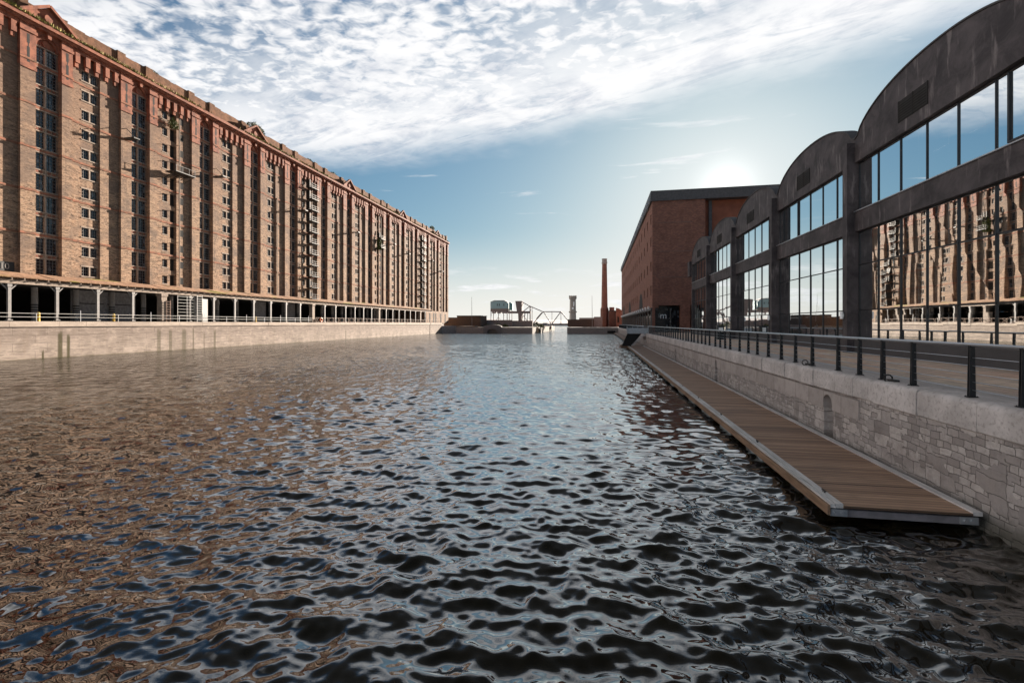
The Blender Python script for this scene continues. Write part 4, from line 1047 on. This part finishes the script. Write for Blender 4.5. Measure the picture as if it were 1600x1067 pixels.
# ------------------------------------------------------------------ dark arched building with glass front
XG = 13.2; YB = [16.9 + 11.28 * k for k in range(-2, 6)]     # pilaster lines
ga = empty('arched_glass_building', (XG, 40, QR), 'dark rendered building with arched gables and tall mirror glass windows on the right', 'building')
PW = 0.46
lou = []
def arch_z(y, y0, y1):
    c = (y0 + y1) / 2; h = (y1 - y0) / 2; t_ = (y - c) / h
    base = 13.62; rise = 1.62
    a = max(0.0, 1 - (abs(t_) / 0.955) ** 2.15) ** 0.62
    return base + rise * a
for bi in range(len(YB) - 1):
    y0, y1 = YB[bi] , YB[bi + 1]
    n_ = 40; ysA = [y0 + (y1 - y0) * i / n_ for i in range(n_ + 1)]
    mb = MB()
    # gable wall above the upper window
    prof = [(y0, 12.42)] + [(y, arch_z(y, y0, y1)) for y in ysA] + [(y1, 12.42)]
    mb.prism(prof, 'x', XG, XG + 0.5)
    mb.box(XG, XG + 0.5, y0, y1, 8.80, 9.86)                     # beam between the windows
    mb.box(XG, XG + 0.5, y0, y0 + PW - 0.02, QR, 8.798); mb.box(XG, XG + 0.5, y0, y0 + PW - 0.02, 9.862, 12.418)
    part(mb, 'wall', M['dark_render'], ga, smooth=True)
    mb = MB(); mb.box(XG - 0.02, XG + 0.3, y0 + PW, y1, QR - 0.02, 3.18); part(mb, 'plinth', M['plinth_render'], ga)
    # coping strip along the arch and the vaulted roof behind
    mb = MB()
    for a, b_ in zip(ysA, ysA[1:]):
        za, zb = arch_z(a, y0, y1), arch_z(b_, y0, y1)
        i = len(mb.v)
        for (y_, z_) in ((a, za), (b_, zb)):
            mb.v += [(XG - 0.05, y_, z_ + 0.002), (XG - 0.05, y_, z_ + 0.07), (XG + 0.62, y_, z_ + 0.07), (XG + 0.62, y_, z_ + 0.002)]
        for q in range(4): mb.f.append((i + q, i + 4 + q, i + 4 + (q + 1) % 4, i + (q + 1) % 4)); mb.mi.append(0)
    part(mb, 'coping', M['plinth_render'], ga)
    mb = MB()
    for a, b_ in zip(ysA, ysA[1:]):
        za, zb = arch_z(a, y0, y1) - 0.35, arch_z(b_, y0, y1) - 0.35
        mb.quad((XG + 0.5, a, za), (XG + 0.5, b_, zb), (XG + 34, b_, zb), (XG + 34, a, za))
    part(mb, 'roof', M['slate_fascia'], ga)
    # pilaster
    mb = MB(); mb.box(XG - 0.38, XG - 0.001, y0, y0 + PW, QR - 0.02, 13.45); part(mb, 'pilaster', M['dark_render'], ga)
    # louvre vent high in the gable
    yc = y0 + 5.55; mb = MB(); mb.cur = 0
    for q in range(7): mb.prism([(XG - 0.03, 13.02 + 0.115 * q), (XG + 0.0, 13.10 + 0.115 * q), (XG + 0.0, 13.04 + 0.115 * q), (XG - 0.03, 12.99 + 0.115 * q)], 'y', yc, yc + 1.9)
    for a in (yc - 0.03, yc + 0.92, yc + 1.9): mb.box(XG - 0.035, XG + 0.0, a, a + 0.06, 12.95, 13.9)
    mb.box(XG - 0.008, XG - 0.001, yc, yc + 1.9, 12.95, 13.9)
    part(mb, 'vent', M['dark_inside'], ga)
    # windows
    xw = XG + 0.22; ya_, yb_ = y0 + PW, y1
    for z0, z1, trans in ((3.18, 8.80, (4.70, 7.06)), (9.86, 12.42, ())):
        mb = MB(); t_ = 0.05; tx = 0.035
        mb.box(xw - tx, xw + 0.05, ya_, ya_ + 0.07, z0, z1); mb.box(xw - tx, xw + 0.05, yb_ - 0.07, yb_, z0, z1)
        mb.box(xw - tx, xw + 0.05, ya_ + 0.07, yb_ - 0.07, z0, z0 + 0.09); mb.box(xw - tx, xw + 0.05, ya_ + 0.07, yb_ - 0.07, z1 - 0.07, z1)
        ms = [ya_ + 0.38] + [yb_ - 1.78 * q for q in range(1, 6)]
        for m_y in ms: mb.box(xw - tx - 0.01, xw + 0.05, m_y - t_ / 2, m_y + t_ / 2, z0 + 0.09, z1 - 0.07)
        for z in trans: mb.box(xw - tx + 0.01, xw + 0.05, ya_ + 0.07, yb_ - 0.07, z - 0.03, z + 0.03)
        if z0 > 9:   # one opening light with its own frame
            a = yb_ - 1.78 * 1; 
            mb.box(xw - tx - 0.04, xw - 0.01, a - 1.72, a - 1.60, z0 + 0.1, z1 - 0.08) if bi % 2 else None
            a2 = ya_ + 0.42 if bi % 2 == 0 else a
            for q in (a2, a2 + 0.92): mb.box(xw - tx - 0.03, xw - 0.011, q, q + 0.07, z0 + 0.12, z1 - 0.09)
            mb.box(xw - tx - 0.03, xw - 0.012, a2 + 0.07, a2 + 0.92, z0 + 0.12, z0 + 0.19)
        f = part(mb, 'window', M['black_metal'], ga)
        mb = MB(); rg2 = random.Random(bi * 7 + int(z0))
        zl = [z0 + 0.09] + list(trans) + [z1 - 0.07]; yl = sorted([ya_ + 0.07] + ms + [yb_ - 0.07])
        for za, zb in zip(zl, zl[1:]):
            for a, b_ in zip(yl, yl[1:]):
                s1, s2 = rg2.uniform(-0.006, 0.006), rg2.uniform(-0.006, 0.006)
                mb.quad((xw + s1, a, za), (xw + s2, b_, za), (xw + s2 + s1 * 0.3, b_, zb), (xw + s1 + s2 * 0.3, a, zb))
        g = mb.build('glass', M['coated_glass'], f, fix=False)
        g.matrix_parent_inverse = f.matrix_parent_inverse if False else Matrix.Identity(4)
        mb = MB(); mb.box(XG - 0.06, XG + 0.12, ya_ + 0.01, yb_ - 0.01, z0 - 0.045 + 0.002, z0 + 0.0) if z0 > 9 else mb.box(XG - 0.05, XG + 0.12, ya_ + 0.01, yb_ - 0.01, 3.182, 3.22)
        s_o = part(mb, 'sill', M['galvanised'], ga)
        mb = MB()
        for m_y in ms: mb.box(xw + 0.12, xw + 0.62, m_y - 0.012, m_y + 0.012, z0, z1 - 0.02)
        fo_ = mb.build('glass_fin', M['teal_jamb'], f)
# rooms behind the glass: floors, dark back wall, pale columns and blinds
mb = MB(); e0, e1 = YB[0], YB[-1]
mb.box(XG + 9, XG + 9.3, e0, e1, QR, 13.2); mb.box(XG + 0.51, XG + 9, e0, e1, 8.9, 9.5); mb.box(XG + 0.51, XG + 34, e0 - 0.3, e0, QR, 13.4); mb.box(XG + 0.51, XG + 9, e0, e1, QR - 0.3, QR + 0.02)
mb.box(XG + 0.51, XG + 9, e0, e1, 13.0, 13.2)
part(mb, 'interior', M['grey_render'], ga)
mb = MB()
for bi in range(len(YB) - 1):
    for q in (0.75, 4.0, 7.6):
        mb.box(XG + 0.9, XG + 1.3, YB[bi] + q, YB[bi] + q + 0.30, QR, 8.88)
part(mb, 'inner_column', M['teal_jamb'], ga)
mb = MB(); mb.box(XG, XG + 34, YB[-1], YB[-1] + 0.4, QR, 13.4); part(mb, 'end_wall', M['dark_render'], ga)
mb = MB(); mb.box(XG - 0.3, XG + 1.2, YB[-1] + 0.4, YB[-1] + 1.9, 10.9, 13.0); part(mb, 'roof_box', M['dark_render'], ga)
for bi in (3, 4, 5):
    mb = MB(); yy = YB[bi] - 0.10; zz5 = 4.3
    mb.tube([(XG - 0.50, YB[bi] + 0.28, 4.25), (XG - 0.50, YB[bi] + 0.28, 4.62)], 0.085, 10); mb.box(XG - 0.52, XG - 0.43, YB[bi] + 0.2, YB[bi] + 0.36, 4.35, 4.5)
    part(mb, 'wall_light', M['white_enamel'], ga)
bn_ = empty('litter_bin', (11.5, 49.6, QR), 'small dark bin with a pale square notice standing by the glass front', 'bin')
mb = MB(); mb.box(11.2, 11.8, 49.3, 49.9, QR, QR + 1.25); mb.box(11.16, 11.84, 49.26, 49.94, QR + 1.25, QR + 1.32); part(mb, 'body', M['black_metal'], bn_)
mb = MB(); mb.box(11.3, 11.7, 49.27, 49.298, QR + 0.75, QR + 1.15); part(mb, 'notice', M['white_enamel'], bn_)

# ------------------------------------------------------------------ red brick warehouse on the right
XA, YA, YE, ZR = 9.0, 86.0, 200.0, 25.2
rb = empty('red_brick_warehouse', (XA, 86, QR), 'shaded dark red brick warehouse with a colonnade beyond the arched glass building', 'warehouse')
wins = []
y = 88.4
ycol = []
while y < 197: ycol.append(y); y += 6.3
rowsR = [9.8, 14.0, 18.4, 22.3]
ARCH = [(109.0, 4.4), (148.0, 5.0), (182.0, 5.0)]
mb = MB(); yprev = YA + 0.02
def in_arch(y, z):
    for c, h in ARCH:
        if abs(y - c) < h + 1.2 and z < 11.5: return True
    return False
for i, yc in enumerate(ycol):
    mb.box(XA, XA + 1.0, yprev, yc - 0.75, 6.7, ZR)
    hol = [(z - 0.85, z + 0.85) for z in rowsR if not in_arch(yc, z)]
    column_panel(mb, XA, XA + 1.0, yc - 0.75, yc + 0.75, 6.7, ZR, hol)
    for z in rowsR:
        if not in_arch(yc, z): wins.append((yc, z))
    yprev = yc + 0.75
mb.box(XA, XA + 1.0, yprev, YE, 6.7, ZR)
# gable wall (faces the camera) with recessed entrance
mb.box(XA + 1.001, 17.3, YA + 0.02, YA + 1.0, 7.1, ZR); mb.box(XA, XA + 1.0, YA + 0.0, YA + 0.018, 7.1, ZR)
mb.box(13.6, 15.2, YA + 0.021, YA + 1.0, QR, 7.098); mb.box(XA, XA + 0.45, YA + 0.02, YA + 0.5, QR, 6.68)
mb.box(17.3, 17.6, YA + 0.05, YA + 3.0, QR, ZR)
mb.box(50, 50.5, YA + 1, YE, QR, ZR); mb.box(XA, 50, YE, YE + 0.8, QR, ZR)
part(mb, 'wall', M['red_brick'], rb)
mb = MB(); mb.box(17.62, 50, YA + 1.4, YA + 2.4, QR, ZR); part(mb, 'side_wall', M['orange_brick'], rb)
mb = MB(); mb.box(18.4, 18.9, YA + 1.1, YA + 1.39, QR, ZR); mb.box(28, 28.6, YA + 1.1, YA + 1.39, QR, ZR); part(mb, 'pier', M['slate_fascia'], rb)
mb = MB()
for z in (11.9, 16.3, 21.2): mb = MB(); mb.box(XA + 0.8, 15.6, YA - 0.03, YA + 0.018, z - 0.045, z + 0.045); part(mb, 'string_course', M['faded_brick'], rb)
mb = MB(); mb.prism([(XA - 0.35, ZR - 0.3), (XA - 0.30, ZR + 1.45), (50, ZR + 1.7), (50.4, ZR)], 'y', YA - 0.25, YE + 0.3); part(mb, 'roof', M['slate_fascia'], rb)
mb = MB(); yy = YA + 1
while yy < YE: mb.box(XA - 0.6, XA - 0.36, yy, yy + 0.35, ZR + 0.05, ZR + 0.4); yy += 3.15
part(mb, 'eaves_bracket', M['galvanised'], rb)
mb = MB()
for yc, z in wins: pass
wmesh = None
for yc, z in wins:
    if wmesh is None:
        f = MB(); f.box(0, 0.05, -0.75, -0.69, -0.85, 0.85); f.box(0, 0.05, 0.69, 0.75, -0.85, 0.85); f.box(0, 0.05, -0.69, 0.69, -0.03, 0.03); f.box(0, 0.05, -0.03, 0.03, -0.85, -0.03); f.box(0, 0.05, -0.03, 0.03, 0.03, 0.85)
        f.cur = 1; f.box(0.055, 0.08, -0.74, 0.74, -0.84, 0.84)
        o = f.build('window', [M['window_iron'], M['dark_inside']], rb); wmesh = o.data
    else: o = bpy.data.objects.new('window', wmesh); COL.objects.link(o); o.parent = rb
    o.location = Vector((XA + 0.35, yc, z)) - rb.location
for c, h in ARCH:
    mb = MB(); pr = [(c - h, 6.7), (c + h, 6.7)]
    for q in range(17):
        an = math.pi * q / 16; pr.append((c + h * math.cos(an), 6.7 + (3.8) * math.sin(an)))
    mb.prism(pr, 'x', XA - 0.03, XA - 0.005); part(mb, 'arch', M['dark_inside'], rb)
# colonnade
mb = MB(); mb.box(XA + 3.2, XA + 3.4, YA + 1.0, YE, QR, 6.65); mb.box(XA + 0.5, 13.6, YA + 1.6, YA + 1.8, QR, 7.08); part(mb, 'glazing', M['old_glass'], rb)
mb = MB(); mb.box(XA - 0.25, XA + 0.9, YA + 0.3, YE, 6.3, 6.698); part(mb, 'beam', M['slate_fascia'], rb)
colR = None; yy = YA + 2.0; lamps = []
while yy < YE - 1:
    if colR is None:
        c_ = MB(); c_.tube([(0, 0, 0), (0, 0, 0.2), (0, 0, 0.25), (0, 0, 3.55), (0, 0, 3.83)], [0.26, 0.26, 0.15, 0.12, 0.24], 10); o = c_.build('column', M['window_iron'], rb, smooth=True); colR = o.data
    else: o = bpy.data.objects.new('column', colR); COL.objects.link(o); o.parent = rb
    o.location = Vector((XA + 0.05, yy, QR)) - rb.location
    lamps.append(yy); yy += 5.6
for yy in lamps:
    mb = MB(); mb.tube([(XA - 0.45, yy, 6.55), (XA - 0.45, yy, 7.0)], 0.17, 8); mb.bar((XA - 0.45, yy, 6.6), (XA, yy, 6.6), 0.06); part(mb, 'lantern', M['white_enamel'], rb)
sg = empty('entrance_sign', (11.0, YA + 1.5, 5.2), 'white letter m sign over the dark entrance of the red brick warehouse', 'sign')
text('m', 1.55, (11.0, YA + 1.5, 5.35), (R(90), 0, 0), M['white_enamel'], sg, 'letter', 0.04)
text('6', 0.5, (12.0, YA + 1.5, 4.9), (R(90), 0, 0), M['grey_render'], sg, 'small_letter', 0.03)

# ------------------------------------------------------------------ far end: pump house, chimney, walls, tower, bridge
Yc = 240.0
def bx(mb, px0, px1, py0, py1, Y, dep, zb=None):
    a = at(px0, py0, Y); b_ = at(px1, py1, Y); mb.box(a[0], b_[0], Y, Y + dep, a[2], zb if zb is not None else b_[2])
ch = empty('brick_chimney', (at(944.5, 500, 238)[0], 238, 2.45), 'tall tapering brick chimney rising beside the pump house at the far end of the dock', 'chimney')
cx = ch.location.x; top = at(944, 404.5, 238)[2]
def octo(r_, z): return [(cx + r_ * math.cos(R(22.5 + 45 * q)), 238 + r_ * math.sin(R(22.5 + 45 * q)), z) for q in range(8)]
def loft(mb, rings):
    i = len(mb.v)
    for r_ in rings: mb.v += r_
    n = len(rings[0])
    for k in range(len(rings) - 1):
        for q in range(n): mb.f.append((i + k*n + q, i + k*n + (q+1) % n, i + (k+1)*n + (q+1) % n, i + (k+1)*n + q)); mb.mi.append(0)
    mb.f.append(tuple(i + q for q in range(n))); mb.f.append(tuple(i + (len(rings)-1)*n + q for q in range(n))); mb.mi += [0, 0]
z1 = at(944, 480, 238)[2]
mb = MB(); loft(mb, [octo(1.62, z1), octo(1.22, top - 2.6)]); part(mb, 'shaft', M['red_brick'], ch)
mb = MB(); loft(mb, [octo(1.25, top - 2.6), octo(1.45, top - 2.2), octo(1.45, top - 1.7), octo(1.25, top - 1.4), octo(1.25, top - 0.5), octo(1.38, top - 0.3), octo(1.38, top)]); part(mb, 'crown', M['sooty_stone'], ch)
mb = MB(); loft(mb, [octo(2.1, 2.4), octo(2.1, z1 - 0.9), octo(1.66, z1)]); part(mb, 'base', M['red_brick'], ch)
ph = empty('pump_house', (3, 232, 2.45), 'small red brick pump house with stepped gable beside the tall chimney', 'building')
a0 = at(951.5, 480, 232); a1 = at(966, 480, 232)
mb = MB(); mb.box(a0[0], a1[0], 232, 240, 2.45, at(950, 486, 232)[2]); mb.box(a0[0] + 0.3, at(960, 480, 232)[0], 234, 240, 2.45, at(950, 480, 234)[2]); part(mb, 'wall', M['red_brick'], ph)
a2 = at(963, 482, 226); a3 = at(978, 490, 226)
mb = MB(); mb.prism([(a2[0], 2.45), (a2[0], at(960, 481, 226)[2]), (a2[0] + 1.2, at(960, 482, 226)[2]), (a3[0], at(975, 489, 226)[2]), (a3[0], 2.45)], 'y', 226, 231.8); part(mb, 'annex', M['red_brick'], ph)
mb = MB(); b0 = at(964.5, 495, 225.9); b1 = at(967.5, 504, 225.9); mb.box(b0[0], b1[0], 225.9, 226.0, b1[2], b0[2]); part(mb, 'window', M['dark_inside'], ph)
mb = MB(); mb.box(a0[0] - 0.1, a1[0] + 0.1, 231.9, 240.1, at(950, 486, 232)[2], at(950, 486, 232)[2] + 0.25); part(mb, 'roof', M['slate_fascia'], ph)
gw = empty('boundary_wall', (-8, 226, 2.45), 'dark red boundary wall running left from the chimney at the far end of the dock', 'wall')
mb = MB(); bx(mb, 887, 928, 499, 506, 226, 0.8, 2.45); part(mb, 'wall', M['dark_wall'], gw)
mb = MB(); bx(mb, 928, 941, 495, 506, 227, 6, 2.45); part(mb, 'shed', M['sooty_stone'], gw)
mb = MB(); bx(mb, 905, 930, 496.5, 499, 260, 6, 2.45); part(mb, 'far_shed', M['tower_stone'], gw)
for px, py, Y, lab in ((925.5, 462, 222, 'thin pale flagpole standing left of the tall brick chimney'), (737.5, 464, 205, 'thin pale mast standing in front of the low brown shed')):
    a = at(px, py, Y); mb = MB(); mb.tube([(a[0], Y, 2.4), (a[0] - 0.15, Y, a[2])], [0.13, 0.05], 8); mb.tube([(a[0], Y, 2.4), (a[0], Y, 2.9)], 0.25, 8)
    tag(mb.build('flagpole', M['iron_paint']), lab, 'pole')
ct = empty('stone_tower', (at(895, 500, 400)[0], 400, 2), 'distant hexagonal stone clock tower with battlemented top beyond the river gate', 'tower')
tx = ct.location.x
def hexr(r_, z): return [(tx + r_ * math.cos(R(60 * q)), 400 + r_ * math.sin(R(60 * q)), z) for q in range(6)]
zt = at(895, 462, 400)[2]; zm = at(895, 488, 400)[2]
mb = MB(); loft(mb, [hexr(3.1, 0), hexr(2.6, zm - 0.6)]); loft(mb, [hexr(2.6, zm + 0.9), hexr(2.45, zt - 3.4)]); part(mb, 'shaft', M['tower_stone'], ct)
mb = MB(); loft(mb, [hexr(2.6, zm - 0.6), hexr(3.3, zm), hexr(3.3, zm + 0.9)]); part(mb, 'balcony', M['tower_stone'], ct)
mb = MB(); loft(mb, [hexr(2.45, zt - 3.4), hexr(3.15, zt - 2.4), hexr(3.15, zt - 0.9)])
for q in range(12): an = R(30 * q + 10); mb.box(tx + 2.8 * math.cos(an) - 0.35, tx + 2.8 * math.cos(an) + 0.35, 400 + 2.8 * math.sin(an) - 0.35, 400 + 2.8 * math.sin(an) + 0.35, zt - 0.9, zt)
part(mb, 'battlement', M['tower_stone'], ct)
mb = MB(); mb.tube([(tx + 0.1, 397.7, zm + 3.2), (tx + 0.1, 397.55, zm + 3.2)], 0.75, 16); mb.box(tx - 0.35 + 0.9, tx + 0.45 + 0.9, 397.6, 397.75, zm + 5.0, zm + 8.5); part(mb, 'clock_face', M['white_enamel'], ct)

# sheds and walls at the left
sh = empty('brown_shed', (-60, 216, 2.45), 'low flat-roofed brown shed beside the far corner of the long warehouse', 'shed')
mb = MB(); bx(mb, 714, 751, 494, 507, 214, 12, 2.45); bx(mb, 690, 714, 496, 507, 215, 10, 2.45); part(mb, 'wall', M['dark_wall'], sh)
mb = MB(); bx(mb, 713.5, 751.5, 493, 494, 213.8, 12.4); part(mb, 'roof', M['slate_fascia'], sh)
lw = empty('low_brick_wall', (-48, 222, 2.45), 'low dark wall running behind the blue cabin towards the lifting bridge', 'wall')
mb = MB(); bx(mb, 751, 800, 500, 507, 226, 1.0, 2.45); bx(mb, 798, 832, 501, 507, 228, 1.0, 2.45); part(mb, 'wall', M['sooty_stone'], lw)
for i, (px, r_, h) in enumerate(((762, 1.6, 1.6), (777, 2.0, 2.0), (789, 1.6, 1.5), (838, 1.6, 2.6), (846, 1.3, 1.8))):
    a = at(px, 507, 222)
    bush('bush', (a[0], 222, 2.4), (r_, r_ * 0.8, h), 260, 0.28, ['scrubby bush below the left edge of the blue cabin', 'scrubby bush below the middle of the blue cabin', 'scrubby bush below the right edge of the blue cabin', 'tallest brown bush beside the bridge post', 'small brown bush right of the bridge post'][i], 'bush', 30 + i, group='bushes around the lifting bridge')
# control cabin
cb = empty('bridge_control_cabin', (at(780, 500, Yc)[0], Yc, 2.45), 'pale blue clad cabin on a grey steel frame beside the lifting bridge', 'cabin')
A = lambda px, py: at(px, py, Yc)
def facepoly(mb, pts, Y, dep): mb.prism([(at(a, b_, Y)[0], at(a, b_, Y)[2]) for a, b_ in pts], 'y', Y, Y + dep)
mb = MB(); facepoly(mb, [(766.3, 482.3), (766.3, 471.5), (772.5, 469.8), (787.5, 469.8), (792.8, 472), (792.8, 482.3)], Yc, 7); part(mb, 'cladding', M['blue_cladding'], cb)
mb = MB(); facepoly(mb, [(765.8, 471.7), (772.3, 469.2), (787.7, 469.2), (793.3, 471.9), (792.8, 472), (787.5, 469.8), (772.5, 469.8), (766.3, 471.5)], Yc - 0.2, 7.4); part(mb, 'roof', M['bridge_steel'], cb)
for px in (777, 780.2, 787.3):
    mb = MB(); facepoly(mb, [(px - 0.55, 478), (px - 0.55, 474.5), (px + 0.55, 474.5), (px + 0.55, 478)], Yc - 0.06, 0.05); part(mb, 'window', M['dark_inside'], cb)
mb = MB(); bx(mb, 766.3, 793, 482.4, 486.6, Yc - 0.1, 7.2); part(mb, 'skirt', M['bridge_concrete'], cb)
mb = MB()
for px in (767, 771, 779, 787, 792.3): p0 = A(px, 500); mb.bar((p0[0], Yc + 0.3, 2.4), (p0[0], Yc + 0.3, A(px, 486.6)[2]), 0.35)
mb.bar(A(771, 507), A(779, 495), 0.2); mb.bar(A(787, 507), A(779, 495), 0.2)
for px in (770.5, 778.5, 786, 790): p0 = A(px, 487.3); mb.box(p0[0] - 0.6, p0[0] + 0.6, Yc, Yc + 6, p0[2] - 0.7, p0[2] + 0.2)
part(mb, 'leg', M['bridge_steel'], cb)
c2 = empty('small_teal_cabin', (at(798, 500, Yc)[0], Yc + 2, 2.45), 'narrow teal box cabin just right of the blue control cabin', 'cabin')
mb = MB(); facepoly(mb, [(795.3, 484.5), (795.3, 472.0), (799.3, 473.2), (800.8, 474.5), (800.8, 484.5)], Yc + 2, 3); part(mb, 'body', M['teal_cladding'], c2)
mb = MB()
for px in (796, 800): p0 = at(px, 484.5, Yc + 3); mb.bar((p0[0], Yc + 3, 2.4), (p0[0], Yc + 3, p0[2]), 0.3)
part(mb, 'leg', M['bridge_steel'], c2)
# bascule bridge
bb = empty('lifting_bridge', (at(815, 500, Yc)[0], Yc, 2.45), 'dark steel bascule lifting bridge with tall counterweight and truss span over the gate', 'bridge')
Yb = Yc - 4
B = lambda px, py, dy=0: at(px, py, Yb + dy)
mb = MB(); facepoly(mb, [(805, 470.3), (815.3, 470.3), (815.3, 487), (814.8, 506), (810.2, 506), (809.5, 490), (807.5, 486)], Yb, 5.5); part(mb, 'counterweight', M['bridge_concrete'], bb)
mb = MB(); bx(mb, 793, 828, 486.3, 489.4, Yb + 0.4, 4.6); part(mb, 'cross_beam', M['bridge_concrete'], bb)
for dy in (0.3, 5.0):
    mb = MB()
    chord = [(815.3, 471.5), (827, 478), (848.5, 487.2), (865, 487.0), (876.5, 487.3), (887.5, 500.5), (888, 506)]
    for (a, b_), (c, d_) in zip(chord, chord[1:]): mb.bar(B(a, b_, dy), B(c, d_, dy), 0.42, 0.42)
    mb.bar(B(815, 506.8, dy), B(888, 506.8, dy), 0.5, 0.5)
    for a, b_, c, d_, w_ in ((828.5, 478.5, 828.5, 510, .55), (831.5, 480, 831.5, 507, .3), (817, 487, 828, 478.5, .35), (818, 493, 827, 506, .3), (848.5, 487.5, 832, 506.5, .38), (849.5, 487.5, 861.5, 506.5, .38), (846.5, 488, 838, 498, .25), (862, 506.5, 876, 487.5, .38), (862.5, 487, 862.5, 506.5, .22), (876.5, 487.5, 876.5, 506.5, .25), (820, 488, 820, 507, .4), (824.5, 488, 824.5, 507, .3)):
        mb.bar(B(a, b_, dy), B(c, d_, dy), w_, w_)
    part(mb, 'truss', M['bridge_steel'], bb)
mb = MB(); bx(mb, 812, 890, 506.6, 508.3, Yb + 0.2, 5.0); part(mb, 'deck', M['bridge_steel'], bb)
mb = MB()
for q in range(30): p0 = B(832 + q * 1.9, 506.5); mb.bar(p0, (p0[0], p0[1], p0[2] + 1.1), 0.06)
p0 = B(832, 503.3); p1 = B(888, 503.3); mb.bar(p0, p1, 0.08); part(mb, 'parapet_rail', M['galvanised'], bb)
sp_ = empty('gate_pier', (at(838, 515, 206)[0], 206, 0), 'round pale sunlit stone pier standing in the water under the lifting bridge', 'pier')
mb = MB(); c0 = at(837.8, 515, 206)[0]; mb.tube([(c0, 206, -2), (c0, 206, at(838, 511.2, 206)[2])], [1.15, 0.95], 16); part(mb, 'shaft', M['lit_pier_stone'], sp_, smooth=True)
mb = MB(); mb.box(c0 - 3.0, c0 - 1.1, 204.5, 208, -2, 2.2); mb.box(c0 + 1.0, c0 + 2.0, 206, 210, -2, 1.9); part(mb, 'timber_fender', M['old_timber'], sp_)
jt = empty('low_jetty', (at(855, 510, 262)[0], 262, 0), 'low yellowish jetty seen under the lifting bridge deck', 'jetty')
mb = MB(); bx(mb, 841, 862, 509, 512.5, 262, 5); part(mb, 'deck', M['pale_stone'], jt)
mb = MB()
for px in (843, 849, 855, 861): p0 = at(px, 512, 262.5); mb.bar((p0[0], 262.5, -2), (p0[0], 262.5, p0[2]), 0.5)
part(mb, 'pile', M['old_timber'], jt)
